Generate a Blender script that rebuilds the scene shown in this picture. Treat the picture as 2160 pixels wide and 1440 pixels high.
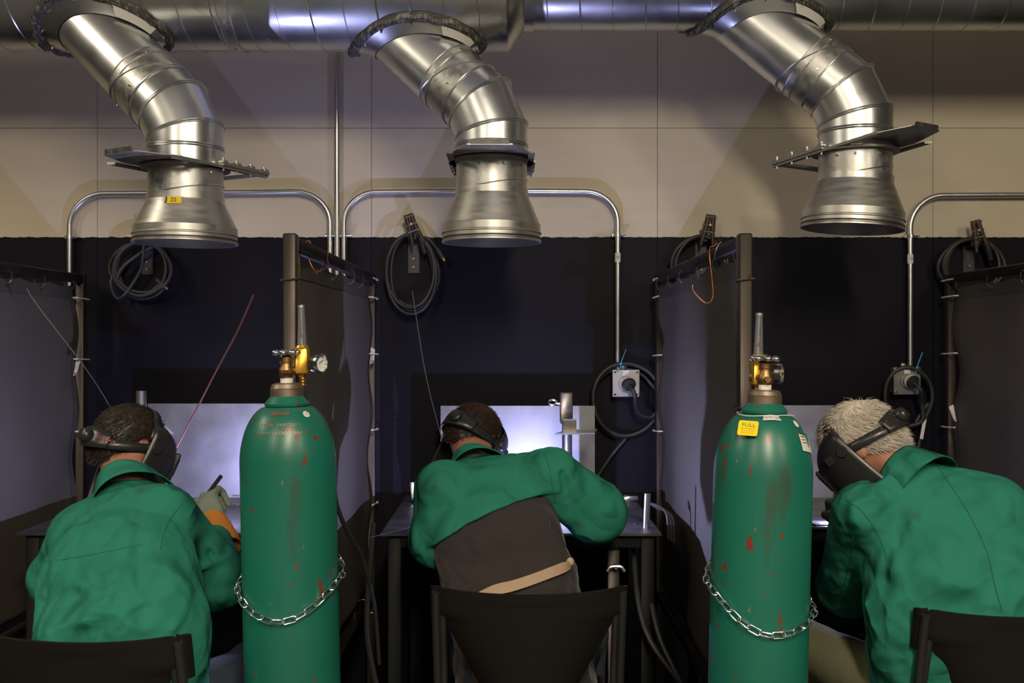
import bpy, math, random
import numpy as np
from mathutils import Vector, Matrix, Quaternion
random.seed(7)
R = math.radians
PI = math.pi
V = Vector
sc = bpy.context.scene
COL = sc.collection
for o in list(bpy.data.objects):
    bpy.data.objects.remove(o)

# ------------------------------------------------------------------ camera, light, exposure
CZ = 1.5
F = 2100.0
WALL = 4.34
cam_d = bpy.data.cameras.new('camera')
cam_d.sensor_width = 36.0
cam_d.lens = 36.0 * F / 2160.0
cam_d.clip_start = 0.05
cam = bpy.data.objects.new('camera', cam_d)
COL.objects.link(cam)
cam.location = (0, 0, CZ)
cam.rotation_euler = (R(90), 0, 0)
sc.camera = cam
vs = sc.view_settings
vs.view_transform = 'Standard'
vs.look = 'None'
vs.gamma = 1.0
vs.use_curve_mapping = False
vs.exposure = 0.0
w = bpy.data.worlds.new('dim_hall')
sc.world = w
w.use_nodes = True
w.node_tree.nodes['Background'].inputs[0].default_value = (0.75, 0.68, 0.58, 1)
w.node_tree.nodes['Background'].inputs[1].default_value = 0.03


def area(name, loc, target, sx, sy, power, col):
    d = bpy.data.lights.new(name, 'AREA')
    d.shape = 'RECTANGLE'
    d.size = sx
    d.size_y = sy
    d.energy = power
    d.color = col
    o = bpy.data.objects.new(name, d)
    COL.objects.link(o)
    o.location = loc
    o.rotation_euler = (V(target) - V(loc)).to_track_quat('-Z', 'Y').to_euler()
    return o


def arc_lamp(name, loc, power, col=(0.49, 0.50, 1.0), r=0.006):
    d = bpy.data.lights.new(name, 'POINT')
    d.energy = power
    d.color = col
    d.shadow_soft_size = r
    o = bpy.data.objects.new(name, d)
    COL.objects.link(o)
    o.location = loc
    return o


WARM = (1.0, 0.87, 0.66)
# long strip fixtures hanging across the hall, running away from the wall
for x_, y_, l_, p_ in ((0.6, -1.4, 5.6, 560), (-2.3, -1.4, 5.6, 170), (3.3, -1.4, 5.6, 190), (-3.75, 1.9, 2.4, 75)):
    area('ceiling_strip_light', (x_, y_, 3.8), (x_ + (0.25 if x_ < 0 else (-0.25 if x_ > 3 else 0)), y_ + 0.4, 0.0), 0.30, l_, p_, WARM)
ARC_L = V((-1.075, 3.43, 0.888))
ARC_C = V((0.085, 3.45, 0.915))
ARC_R = V((1.11, 3.475, 0.885))
arc_lamp('welding_arc_light', ARC_L, 26.0)
arc_lamp('welding_arc_light', ARC_C, 28.0)
arc_lamp('welding_arc_light', ARC_R, 5.0)


def P(px, py, D):
    """point of the room seen at photo pixel (px, py) standing D metres from the camera"""
    return V(((px - 1080) * D / F, D, CZ + (720 - py) * D / F))


# ------------------------------------------------------------------ materials
def mat(name, base, rough=0.6, metal=0.0, var=0.0, vscale=8.0, bump=0.0, bscale=60.0, rvar=0.0,
        base2=None, stretch=(1, 1, 1), spec=None, emit=None, trans=0.0, coat=0.0, thr=None, detail=4.0, sheen=0.0):
    m = bpy.data.materials.new(name)
    m.use_nodes = True
    nt = m.node_tree
    N, L = nt.nodes, nt.links
    b = N['Principled BSDF']
    b.inputs['Base Color'].default_value = (*base, 1)
    b.inputs['Roughness'].default_value = rough
    b.inputs['Metallic'].default_value = metal
    if spec is not None:
        b.inputs['Specular IOR Level'].default_value = spec
    if trans:
        b.inputs['Transmission Weight'].default_value = trans
    if coat:
        b.inputs['Coat Weight'].default_value = coat
        b.inputs['Coat Roughness'].default_value = 0.25
    if sheen:
        b.inputs['Sheen Weight'].default_value = sheen
    if emit:
        b.inputs['Emission Color'].default_value = (*emit[0], 1)
        b.inputs['Emission Strength'].default_value = emit[1]
    tc = N.new('ShaderNodeTexCoord')
    mp = N.new('ShaderNodeMapping')
    mp.inputs['Scale'].default_value = stretch
    L.new(tc.outputs['Object'], mp.inputs[0])
    if var or base2 or rvar:
        n = N.new('ShaderNodeTexNoise')
        n.inputs['Scale'].default_value = vscale
        n.inputs['Detail'].default_value = detail
        L.new(mp.outputs[0], n.inputs['Vector'])
        mx = N.new('ShaderNodeMix')
        mx.data_type = 'RGBA'
        if base2 is None:
            mx.inputs[6].default_value = (*[c * (1 - var) for c in base], 1)
            mx.inputs[7].default_value = (*[min(1, c * (1 + var)) for c in base], 1)
        else:
            mx.inputs[6].default_value = (*base, 1)
            mx.inputs[7].default_value = (*base2, 1)
        if thr:
            mr = N.new('ShaderNodeMapRange')
            mr.inputs[1].default_value = thr[0]
            mr.inputs[2].default_value = thr[1]
            L.new(n.outputs[0], mr.inputs[0])
            L.new(mr.outputs[0], mx.inputs[0])
        else:
            L.new(n.outputs[0], mx.inputs[0])
        L.new(mx.outputs[2], b.inputs['Base Color'])
        if rvar:
            r = N.new('ShaderNodeMapRange')
            r.inputs[1].default_value = 0.3
            r.inputs[2].default_value = 0.7
            r.inputs[3].default_value = max(0.02, rough - rvar)
            r.inputs[4].default_value = rough + rvar
            L.new(n.outputs[0], r.inputs[0])
            L.new(r.outputs[0], b.inputs['Roughness'])
    if bump:
        n2 = N.new('ShaderNodeTexNoise')
        n2.inputs['Scale'].default_value = bscale
        n2.inputs['Detail'].default_value = 3
        L.new(mp.outputs[0], n2.inputs['Vector'])
        bp = N.new('ShaderNodeBump')
        bp.inputs['Strength'].default_value = bump
        bp.inputs['Distance'].default_value = 0.01
        L.new(n2.outputs[0], bp.inputs['Height'])
        L.new(bp.outputs[0], b.inputs['Normal'])
    return m


M = {}
M['galv'] = mat('galvanised_steel', (0.74, 0.76, 0.77), 0.32, 1.0, var=0.10, vscale=5, rvar=0.07, bump=0.03, bscale=22)
M['galv_duct'] = mat('galvanised_duct_steel', (0.56, 0.575, 0.58), 0.32, 1.0, var=0.22, vscale=4, rvar=0.08, bump=0.04, bscale=14)
M['galv_dull'] = mat('dull_galvanised_steel', (0.56, 0.56, 0.545), 0.42, 1.0, var=0.25, vscale=35, rvar=0.1, bump=0.05, bscale=90)
M['hood'] = mat('spun_steel_hood', (0.58, 0.57, 0.54), 0.40, 1.0, var=0.10, vscale=12, rvar=0.06, stretch=(1, 1, 6))
M['gate'] = mat('grey_gate_plate', (0.36, 0.35, 0.33), 0.5, 0.9, var=0.2, vscale=14)
M['sealant'] = mat('dark_duct_sealant', (0.06, 0.06, 0.055), 0.45, 0.2, var=0.5, vscale=30, bump=0.5, bscale=40, base2=(0.20, 0.20, 0.19), thr=(0.5, 0.65), stretch=(3, 1, 1))
M['conduit'] = mat('conduit_steel', (0.60, 0.61, 0.62), 0.33, 1.0, var=0.1, vscale=30)
M['chrome'] = mat('chrome', (0.75, 0.75, 0.76), 0.16, 1.0)
M['zinc'] = mat('zinc_chain', (0.75, 0.76, 0.78), 0.25, 1.0)
M['brass'] = mat('brass', (0.62, 0.36, 0.09), 0.33, 1.0, var=0.15, vscale=40)
M['oldbrass'] = mat('tarnished_brass', (0.30, 0.17, 0.08), 0.42, 1.0, var=0.35, vscale=50)
M['gold'] = mat('gold_anodised', (0.72, 0.42, 0.06), 0.32, 0.85)
M['copper'] = mat('copper_wire', (0.50, 0.19, 0.08), 0.4, 0.9)
M['rust'] = mat('rusty_rod', (0.15, 0.055, 0.035), 0.65, 0.3, var=0.3, vscale=40)
M['rodsteel'] = mat('bright_rod_steel', (0.60, 0.58, 0.55), 0.3, 1.0)
M['frame'] = mat('bare_steel_frame', (0.062, 0.048, 0.041), 0.45, 0.75, var=0.35, vscale=9, rvar=0.1, base2=(0.045, 0.038, 0.036), stretch=(1, 1, 0.3))
M['table'] = mat('black_steel_table', (0.10, 0.10, 0.105), 0.42, 0.7, var=0.4, vscale=12, rvar=0.12, bump=0.1, bscale=40)
M['plate'] = mat('steel_back_plate', (0.20, 0.20, 0.21), 0.46, 0.85, base2=(0.30, 0.30, 0.31), vscale=9, rvar=0.04, thr=(0.25, 0.75), detail=8)
M['bracket'] = mat('dark_bracket_steel', (0.045, 0.045, 0.055), 0.5, 0.5)
M['tableleg'] = mat('black_painted_leg', (0.005, 0.005, 0.005), 0.6, 0.0, spec=0.2)
M['mill'] = mat('mill_scale_steel', (0.24, 0.22, 0.21), 0.4, 0.85, var=0.4, vscale=25, rvar=0.1)
M['curtain'] = mat('grey_vinyl_curtain', (0.072, 0.064, 0.052), 0.72, 0.0, var=0.08, vscale=5, bump=0.12, bscale=260, spec=0.25)
M['hem'] = mat('curtain_hem', (0.055, 0.050, 0.043), 0.7, 0.0, spec=0.25)
M['tie'] = mat('white_nylon_tie', (0.62, 0.62, 0.62), 0.45)
M['bluetie'] = mat('blue_nylon_tie', (0.03, 0.34, 0.50), 0.45)
M['rubber'] = mat('black_rubber', (0.022, 0.021, 0.022), 0.48, 0.0, bump=0.05, bscale=80)
M['plastic'] = mat('black_plastic', (0.020, 0.020, 0.021), 0.32, 0.0)
M['chair'] = mat('black_chair_plastic', (0.009, 0.008, 0.007), 0.5, 0.0, bump=0.05, bscale=400, spec=0.2)
M['chairtube'] = mat('black_chair_tube', (0.025, 0.024, 0.023), 0.4, 0.3)
M['white'] = mat('white_label', (0.66, 0.65, 0.62), 0.6)
M['cream'] = mat('cream_rubber', (0.60, 0.54, 0.44), 0.5)
M['yellow'] = mat('yellow_tag', (0.85, 0.60, 0.01), 0.5)
M['ink'] = mat('black_ink', (0.02, 0.02, 0.02), 0.6)
M['greenink'] = mat('green_ink', (0.02, 0.22, 0.06), 0.6)
M['redink'] = mat('red_ink', (0.45, 0.02, 0.03), 0.5)
M['orangeink'] = mat('orange_sticker', (0.75, 0.22, 0.04), 0.5)
M['glass'] = mat('flow_tube_glass', (0.93, 0.93, 0.97), 0.06, 0.0, trans=0.92)
M['dial'] = mat('gauge_dial', (0.75, 0.75, 0.72), 0.4)
M['lens'] = mat('dark_filter_lens', (0.01, 0.02, 0.012), 0.08)
M['clampbrown'] = mat('brown_clamp_grip', (0.060, 0.036, 0.026), 0.5, 0.3, var=0.3, vscale=60)
M['skin'] = mat('skin', (0.32, 0.14, 0.09), 0.5, 0.0, var=0.08, vscale=12, base2=(0.38, 0.17, 0.11))
M['jacket'] = mat('green_jacket_cotton', (0.021, 0.168, 0.118), 0.82, 0.0, var=0.09, vscale=7, bump=0.2, bscale=34, spec=0.12)


def crumple(m, sc_=8.0, st=0.5, dist=0.02, stain=None):
    nt = m.node_tree
    N, L = nt.nodes, nt.links
    b = N['Principled BSDF']
    tc = N.new('ShaderNodeTexCoord')
    n = N.new('ShaderNodeTexNoise')
    n.inputs['Scale'].default_value = sc_ * 0.6
    n.inputs['Detail'].default_value = 2
    L.new(tc.outputs['Object'], n.inputs['Vector'])
    ad = N.new('ShaderNodeMix')
    ad.data_type = 'VECTOR'
    ad.inputs[0].default_value = 0.16
    L.new(tc.outputs['Object'], ad.inputs[4])
    L.new(n.outputs['Color'], ad.inputs[5])
    hs = []
    for k, (s_, w_) in enumerate(((sc_, 1.0), (sc_ * 2.3, 0.35))):
        v = N.new('ShaderNodeTexVoronoi')
        v.feature = 'SMOOTH_F1'
        v.inputs['Scale'].default_value = s_
        v.inputs['Smoothness'].default_value = 0.25
        L.new(ad.outputs[1], v.inputs['Vector'])
        mu = N.new('ShaderNodeMath')
        mu.operation = 'MULTIPLY'
        mu.inputs[1].default_value = w_
        L.new(v.outputs['Distance'], mu.inputs[0])
        hs.append(mu)
    su = N.new('ShaderNodeMath')
    L.new(hs[0].outputs[0], su.inputs[0])
    L.new(hs[1].outputs[0], su.inputs[1])
    # creases fade in and out over the cloth
    n2 = N.new('ShaderNodeTexNoise')
    n2.inputs['Scale'].default_value = 4.0
    L.new(tc.outputs['Object'], n2.inputs['Vector'])
    mr = N.new('ShaderNodeMapRange')
    mr.inputs[1].default_value = 0.42
    mr.inputs[2].default_value = 0.62
    mr.inputs[3].default_value = 0.15
    L.new(n2.outputs[0], mr.inputs[0])
    mm = N.new('ShaderNodeMath')
    mm.operation = 'MULTIPLY'
    L.new(su.outputs[0], mm.inputs[0])
    L.new(mr.outputs[0], mm.inputs[1])
    bp = N.new('ShaderNodeBump')
    bp.inputs['Strength'].default_value = st
    bp.inputs['Distance'].default_value = dist
    L.new(mm.outputs[0], bp.inputs['Height'])
    old = [l for l in nt.links if l.to_socket == b.inputs['Normal']]
    if old:
        L.new(old[0].from_socket, bp.inputs['Normal'])
    L.new(bp.outputs[0], b.inputs['Normal'])
    if stain:
        n3 = N.new('ShaderNodeTexNoise')
        n3.inputs['Scale'].default_value = 11
        n3.inputs['Detail'].default_value = 4
        L.new(tc.outputs['Object'], n3.inputs['Vector'])
        r3 = N.new('ShaderNodeMapRange')
        r3.inputs[1].default_value = 0.66
        r3.inputs[2].default_value = 0.76
        r3.inputs[4].default_value = 0.6
        L.new(n3.outputs[0], r3.inputs[0])
        oc = [l for l in nt.links if l.to_socket == b.inputs['Base Color']][0].from_socket
        mx = N.new('ShaderNodeMix')
        mx.data_type = 'RGBA'
        mx.inputs[7].default_value = (*stain, 1)
        L.new(r3.outputs[0], mx.inputs[0])
        L.new(oc, mx.inputs[6])
        L.new(mx.outputs[2], b.inputs['Base Color'])


crumple(M['jacket'], 8.0, 0.9, 0.055, (0.03, 0.085, 0.052))
M['jacketseam'] = mat('green_seam_thread', (0.008, 0.10, 0.06), 0.85)
M['shirt'] = mat('charcoal_sweatshirt', (0.034, 0.028, 0.028), 0.9, 0.0, var=0.1, vscale=30, bump=0.25, bscale=90, spec=0.1, sheen=0.15)
crumple(M['shirt'], 6.0, 0.8, 0.05)
M['denim'] = mat('dark_denim', (0.030, 0.040, 0.065), 0.85, 0.0, var=0.3, vscale=60, bump=0.2, bscale=40)
M['olive'] = mat('olive_trousers', (0.115, 0.115, 0.060), 0.85, 0.0, var=0.15, vscale=10, bump=0.2, bscale=30)
M['boot'] = mat('dark_leather_boot', (0.03, 0.022, 0.018), 0.5)
M['suede'] = mat('orange_suede', (0.50, 0.18, 0.025), 0.85, 0.0, var=0.2, vscale=18)
M['glove'] = mat('grey_green_leather', (0.18, 0.22, 0.17), 0.75, 0.0, var=0.3, vscale=22)
M['tan'] = mat('tan_leather_strap', (0.46, 0.33, 0.23), 0.6, 0.0, var=0.08, vscale=30)
M['hairdark'] = mat('dark_brown_hair', (0.020, 0.012, 0.008), 0.5, 0.0, var=0.3, vscale=40)
M['hairbrown'] = mat('brown_hair', (0.035, 0.018, 0.011), 0.5, 0.0, var=0.3, vscale=40)
M['hairwhite'] = mat('white_hair', (0.62, 0.56, 0.49), 0.55, 0.0, var=0.12, vscale=30)
M['arc'] = mat('arc_glow', (1, 1, 1), 0.5, emit=((0.75, 0.75, 1.0), 60.0))
M['floor'] = mat('dark_concrete', (0.07, 0.068, 0.065), 0.6, 0.0, var=0.3, vscale=3, bump=0.1, bscale=20)
M['ceiling'] = mat('dark_ceiling', (0.62, 0.60, 0.56), 0.9)


def wall_mat():
    m = bpy.data.materials.new('wall_board_paint')
    m.use_nodes = True
    nt = m.node_tree
    N, L = nt.nodes, nt.links
    b = N['Principled BSDF']
    tc = N.new('ShaderNodeTexCoord')
    sp = N.new('ShaderNodeSeparateXYZ')
    L.new(tc.outputs['Object'], sp.inputs[0])
    n = N.new('ShaderNodeTexNoise')
    n.inputs['Scale'].default_value = 40
    n.inputs['Detail'].default_value = 5
    L.new(tc.outputs['Object'], n.inputs['Vector'])
    ma = N.new('ShaderNodeMath')
    ma.operation = 'MULTIPLY_ADD'
    ma.inputs[1].default_value = 0.012
    L.new(n.outputs[0], ma.inputs[0])
    L.new(sp.outputs[2], ma.inputs[2])
    gt = N.new('ShaderNodeMath')
    gt.operation = 'GREATER_THAN'
    gt.inputs[1].default_value = 1.9605
    L.new(ma.outputs[0], gt.inputs[0])
    # beige with soft brush marks
    n3 = N.new('ShaderNodeTexNoise')
    n3.inputs['Scale'].default_value = 3
    n3.inputs['Detail'].default_value = 6
    mp = N.new('ShaderNodeMapping')
    mp.inputs['Scale'].default_value = (1, 1, 6)
    L.new(tc.outputs['Object'], mp.inputs[0])
    L.new(mp.outputs[0], n3.inputs['Vector'])
    c = N.new('ShaderNodeMix')
    c.data_type = 'RGBA'
    c.inputs[6].default_value = (0.51, 0.45, 0.345, 1)
    c.inputs[7].default_value = (0.59, 0.525, 0.415, 1)
    L.new(n3.outputs[0], c.inputs[0])
    mx = N.new('ShaderNodeMix')
    mx.data_type = 'RGBA'
    mx.inputs[6].default_value = (0.0036, 0.0034, 0.0078, 1)
    L.new(gt.outputs[0], mx.inputs[0])
    L.new(c.outputs[2], mx.inputs[7])
    L.new(mx.outputs[2], b.inputs['Base Color'])
    b.inputs['Roughness'].default_value = 0.55
    b.inputs['Specular IOR Level'].default_value = 0.14
    n2 = N.new('ShaderNodeTexNoise')
    n2.inputs['Scale'].default_value = 150
    L.new(tc.outputs['Object'], n2.inputs['Vector'])
    bp = N.new('ShaderNodeBump')
    bp.inputs['Strength'].default_value = 0.12
    bp.inputs['Distance'].default_value = 0.004
    L.new(n2.outputs[0], bp.inputs['Height'])
    L.new(bp.outputs[0], b.inputs['Normal'])
    return m


M['wall'] = wall_mat()


def cyl_paint():
    m = mat('green_cylinder_paint', (0.008, 0.175, 0.105), 0.36, 0.0, coat=0.1)
    nt = m.node_tree
    N, L = nt.nodes, nt.links
    b = N['Principled BSDF']
    tc = N.new('ShaderNodeTexCoord')

    def noise(scale, st, off=(0, 0, 0), det=5):
        mp = N.new('ShaderNodeMapping')
        mp.inputs['Scale'].default_value = st
        mp.inputs['Location'].default_value = off
        n = N.new('ShaderNodeTexNoise')
        n.inputs['Scale'].default_value = scale
        n.inputs['Detail'].default_value = det
        L.new(tc.outputs['Object'], mp.inputs[0])
        L.new(mp.outputs[0], n.inputs['Vector'])
        return n.outputs[0]

    def rng(s, a, c):
        r = N.new('ShaderNodeMapRange')
        r.inputs[1].default_value = a
        r.inputs[2].default_value = c
        L.new(s, r.inputs[0])
        return r.outputs[0]

    def mix(f, A, B):
        x = N.new('ShaderNodeMix')
        x.data_type = 'RGBA'
        L.new(f, x.inputs[0])
        for k, s in ((6, A), (7, B)):
            if isinstance(s, tuple):
                x.inputs[k].default_value = (*s, 1)
            else:
                L.new(s, x.inputs[k])
        return x.outputs[2]
    g = mix(rng(noise(5, (1, 1, 0.4)), 0.3, 0.7), (0.007, 0.108, 0.076), (0.011, 0.148, 0.104))
    g = mix(rng(noise(9, (1.2, 1.2, 0.35), (3, 1, 2)), 0.60, 0.68), g, (0.03, 0.08, 0.055))
    g = mix(rng(noise(30, (1.2, 1.2, 0.6), (7, 7, 7), 6), 0.655, 0.685), g, (0.16, 0.035, 0.018))
    g = mix(rng(noise(26, (1.3, 1.3, 0.5), (1, 9, 4), 6), 0.70, 0.72), g, (0.20, 0.14, 0.03))
    L.new(g, b.inputs['Base Color'])
    return m


M['cylpaint'] = cyl_paint()
M['neckring'] = mat('rusty_neck_ring', (0.20, 0.135, 0.09), 0.45, 0.8, var=0.3, vscale=30, base2=(0.34, 0.29, 0.24))


# ------------------------------------------------------------------ mesh helpers
def wl(o):
    p = V((0, 0, 0))
    while o is not None:
        p = p + o.location
        o = o.parent
    return p


def link_mesh(name, vs_, fs_, m, parent=None, smooth=True, sharp=40):
    me = bpy.data.meshes.new(name)
    off = wl(parent) if parent is not None else V((0, 0, 0))
    if isinstance(vs_, np.ndarray):
        vv = (vs_ - np.array(off)).tolist()
    else:
        vv = [(v[0] - off[0], v[1] - off[1], v[2] - off[2]) for v in vs_]
    me.from_pydata(vv, [], fs_ if not isinstance(fs_, np.ndarray) else fs_.tolist())
    me.validate()
    me.update()
    if smooth:
        me.polygons.foreach_set('use_smooth', [True] * len(me.polygons))
        if sharp:
            me.set_sharp_from_angle(angle=R(sharp))
    me.materials.append(m)
    o = bpy.data.objects.new(name, me)
    COL.objects.link(o)
    if parent is not None:
        o.parent = parent
    return o


def frame(d, up=None):
    d = V(d).normalized()
    u = V((0, 0, 1)) if abs(d.z) < 0.95 else V((0, 1, 0))
    if up is not None:
        u = V(up)
    x = u.cross(d).normalized()
    y = d.cross(x).normalized()
    return x, y, d


class MB:
    def __init__(s):
        s.v = []
        s.f = []

    def add(s, vs_, fs_):
        n = len(s.v)
        s.v += [V(v) for v in vs_]
        s.f += [tuple(i + n for i in f) for f in fs_]
        return s

    def box(s, c, size, rot=None, bev=0.0):
        c = V(c)
        hx, hy, hz = [k / 2 for k in size]
        if bev <= 0:
            vs_ = [V((x, y, z)) for x in (-hx, hx) for y in (-hy, hy) for z in (-hz, hz)]
            fs_ = [(0, 1, 3, 2), (4, 6, 7, 5), (0, 4, 5, 1), (2, 3, 7, 6), (0, 2, 6, 4), (1, 5, 7, 3)]
        else:
            b = min(bev, hx * 0.9, hy * 0.9, hz * 0.9)
            vs_, fs_, ix = [], [], {}
            for sx in (-1, 1):
                for sy in (-1, 1):
                    for sz in (-1, 1):
                        for a in range(3):
                            q = [sx * (hx - b), sy * (hy - b), sz * (hz - b)]
                            q[a] = (sx, sy, sz)[a] * (hx, hy, hz)[a]
                            ix[(sx, sy, sz, a)] = len(vs_)
                            vs_.append(V(q))
            for a in range(3):
                o1, o2 = [(1, 2), (0, 2), (0, 1)][a]
                for sg in (-1, 1):
                    q = []
                    for (p1, p2) in ((-1, -1), (1, -1), (1, 1), (-1, 1)):
                        k = [0, 0, 0]
                        k[a] = sg
                        k[o1] = p1
                        k[o2] = p2
                        q.append(ix[(*k, a)])
                    fs_.append(tuple(q))
            for a in range(3):
                o1, o2 = [(1, 2), (0, 2), (0, 1)][a]
                for s1 in (-1, 1):
                    for s2 in (-1, 1):
                        k1 = [0, 0, 0]
                        k1[o1] = s1
                        k1[o2] = s2
                        ka = list(k1)
                        kb = list(k1)
                        ka[a] = -1
                        kb[a] = 1
                        fs_.append((ix[(*ka, o1)], ix[(*kb, o1)], ix[(*kb, o2)], ix[(*ka, o2)]))
            for sx in (-1, 1):
                for sy in (-1, 1):
                    for sz in (-1, 1):
                        fs_.append(tuple(ix[(sx, sy, sz, a)] for a in range(3)))
        if rot is not None:
            vs_ = [rot @ v for v in vs_]
        return s.add([c + v for v in vs_], fs_)

    def beam(s, a, b, w_, h_, up=None, bev=0.0):
        a, b = V(a), V(b)
        x, y, z = frame(b - a, up)
        rot = Matrix((x, y, z)).transposed()
        return s.box((a + b) / 2, (w_, h_, (b - a).length), rot, bev)

    def cyl(s, a, b, r0, r1=None, seg=24, caps=True):
        r1 = r0 if r1 is None else r1
        a, b = V(a), V(b)
        x, y, z = frame(b - a)
        vs_ = []
        for c, r in ((a, r0), (b, r1)):
            for i in range(seg):
                t = 2 * PI * i / seg
                vs_.append(c + x * (r * math.cos(t)) + y * (r * math.sin(t)))
        fs_ = [(i, (i + 1) % seg, seg + (i + 1) % seg, seg + i) for i in range(seg)]
        if caps:
            fs_ += [tuple(reversed(range(seg))), tuple(range(seg, 2 * seg))]
        return s.add(vs_, fs_)

    def lathe(s, prof, o=(0, 0, 0), ax=(0, 0, 1), seg=40, up=None):
        """prof: list of (radius, height along the axis)"""
        o = V(o)
        x, y, z = frame(ax, up)
        n = len(prof)
        vs_ = []
        for (r, h) in prof:
            for i in range(seg):
                t = 2 * PI * i / seg
                vs_.append(o + z * h + x * (r * math.cos(t)) + y * (r * math.sin(t)))
        fs_ = []
        for k in range(n - 1):
            for i in range(seg):
                j = (i + 1) % seg
                fs_.append((k * seg + i, k * seg + j, (k + 1) * seg + j, (k + 1) * seg + i))
        return s.add(vs_, fs_)

    def tube(s, pts, r, seg=10, closed=False, caps=True, smooth=0):
        pts = [V(p) for p in pts]
        if smooth:
            pts = spline(pts, smooth, closed)
        n = len(pts)
        rr = r if isinstance(r, (list, tuple)) else [r] * n
        if len(rr) != n:
            rr = [rr[min(len(rr) - 1, int(i * (len(rr) - 1) / max(1, n - 1) + .5))] for i in range(n)]
        dirs = []
        for i in range(n):
            if closed:
                d = pts[(i + 1) % n] - pts[i - 1]
            else:
                d = pts[min(i + 1, n - 1)] - pts[max(i - 1, 0)]
            dirs.append(d.normalized() if d.length > 1e-9 else V((0, 0, 1)))
        x, y, z = frame(dirs[0])
        vs_ = []
        for i in range(n):
            if i:
                q = dirs[i - 1].rotation_difference(dirs[i])
                x = q @ x
                x = (x - dirs[i] * x.dot(dirs[i])).normalized()
            y = dirs[i].cross(x)
            for k in range(seg):
                t = 2 * PI * k / seg
                vs_.append(pts[i] + (x * math.cos(t) + y * math.sin(t)) * rr[i])
        fs_ = []
        for i in range(n if closed else n - 1):
            j = (i + 1) % n
            for k in range(seg):
                l = (k + 1) % seg
                fs_.append((i * seg + k, i * seg + l, j * seg + l, j * seg + k))
        if caps and not closed:
            fs_ += [tuple(reversed(range(seg))), tuple((n - 1) * seg + k for k in range(seg))]
        return s.add(vs_, fs_)

    def ball(s, c, r, seg=16, sq=(1, 1, 1)):
        c = V(c)
        n = seg // 2
        vs_ = [c + V((0, 0, -r * sq[2]))]
        for i in range(1, n):
            a = -PI / 2 + PI * i / n
            for k in range(seg):
                t = 2 * PI * k / seg
                vs_.append(c + V((r * sq[0] * math.cos(a) * math.cos(t), r * sq[1] * math.cos(a) * math.sin(t), r * sq[2] * math.sin(a))))
        vs_.append(c + V((0, 0, r * sq[2])))
        fs_ = [(0, 1 + (k + 1) % seg, 1 + k) for k in range(seg)]
        for i in range(n - 2):
            for k in range(seg):
                l = (k + 1) % seg
                fs_.append((1 + i * seg + k, 1 + i * seg + l, 1 + (i + 1) * seg + l, 1 + (i + 1) * seg + k))
        e = len(vs_) - 1
        fs_ += [(e, 1 + (n - 2) * seg + k, 1 + (n - 2) * seg + (k + 1) % seg) for k in range(seg)]
        return s.add(vs_, fs_)

    def prism(s, poly, o, x, y, th):
        """extruded outline: 2D poly in axes x, y from o, thickness th along x cross y"""
        o, x, y = V(o), V(x).normalized(), V(y).normalized()
        z = x.cross(y).normalized()
        n = len(poly)
        vs_ = [o + x * a + y * b for a, b in poly] + [o + x * a + y * b + z * th for a, b in poly]
        fs_ = [tuple(reversed(range(n))), tuple(range(n, 2 * n))]
        fs_ += [(i, (i + 1) % n, n + (i + 1) % n, n + i) for i in range(n)]
        return s.add(vs_, fs_)

    def grid(s, fn, nu, nv, th=0.0, flip=False):
        """surface fn(u,v) in 0..1, thickened by th along its normal"""
        pts = [[V(fn(i / nu, j / nv)) for j in range(nv + 1)] for i in range(nu + 1)]

        def nrm(i, j):
            a = pts[min(i + 1, nu)][j] - pts[max(i - 1, 0)][j]
            b = pts[i][min(j + 1, nv)] - pts[i][max(j - 1, 0)]
            n_ = a.cross(b)
            return n_.normalized() if n_.length > 1e-12 else V((0, 0, 1))
        top = [pts[i][j] for i in range(nu + 1) for j in range(nv + 1)]
        W_ = nv + 1
        fs_ = [(i * W_ + j, (i + 1) * W_ + j, (i + 1) * W_ + j + 1, i * W_ + j + 1) for i in range(nu) for j in range(nv)]
        if th:
            bot = [pts[i][j] - nrm(i, j) * th for i in range(nu + 1) for j in range(nv + 1)]
            n = len(top)
            fs2 = [tuple(reversed([k + n for k in f])) for f in fs_]
            side = []
            border = [(i, 0) for i in range(nu)] + [(nu, j) for j in range(nv)] + [(i, nv) for i in range(nu, 0, -1)] + [(0, j) for j in range(nv, 0, -1)]
            bi = [i * W_ + j for i, j in border]
            for a in range(len(bi)):
                b = (a + 1) % len(bi)
                side.append((bi[b], bi[a], bi[a] + n, bi[b] + n))
            return s.add(top + bot, fs_ + fs2 + side)
        return s.add(top, fs_)

    def build(s, name, m, parent=None, smooth=True, sharp=40):
        return link_mesh(name, s.v, s.f, m, parent, smooth, sharp)


def spline(pts, k=6, closed=False):
    n = len(pts)
    out = []
    rng = range(n if closed else n - 1)
    for i in rng:
        p0 = pts[i - 1] if (closed or i > 0) else pts[0] * 2 - pts[1]
        p1 = pts[i]
        p2 = pts[(i + 1) % n]
        p3 = pts[(i + 2) % n] if (closed or i + 2 < n) else pts[n - 1] * 2 - pts[n - 2]
        for j in range(k):
            t = j / k
            out.append(0.5 * ((2 * p1) + (p2 - p0) * t + (2 * p0 - 5 * p1 + 4 * p2 - p3) * t * t + (3 * p1 - p0 - 3 * p2 + p3) * t ** 3))
    if not closed:
        out.append(pts[-1])
    return out


def thing(name, loc, label, cat, group=None):
    o = bpy.data.objects.new(name, None)
    o.empty_display_size = 0.1
    COL.objects.link(o)
    o.location = loc
    o['label'] = label
    o['category'] = cat
    if group:
        o['group'] = group
    return o


def tag(o, label, cat, group=None):
    o['label'] = label
    o['category'] = cat
    if group:
        o['group'] = group
    return o


def structure(o):
    o['kind'] = 'structure'
    return o


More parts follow.
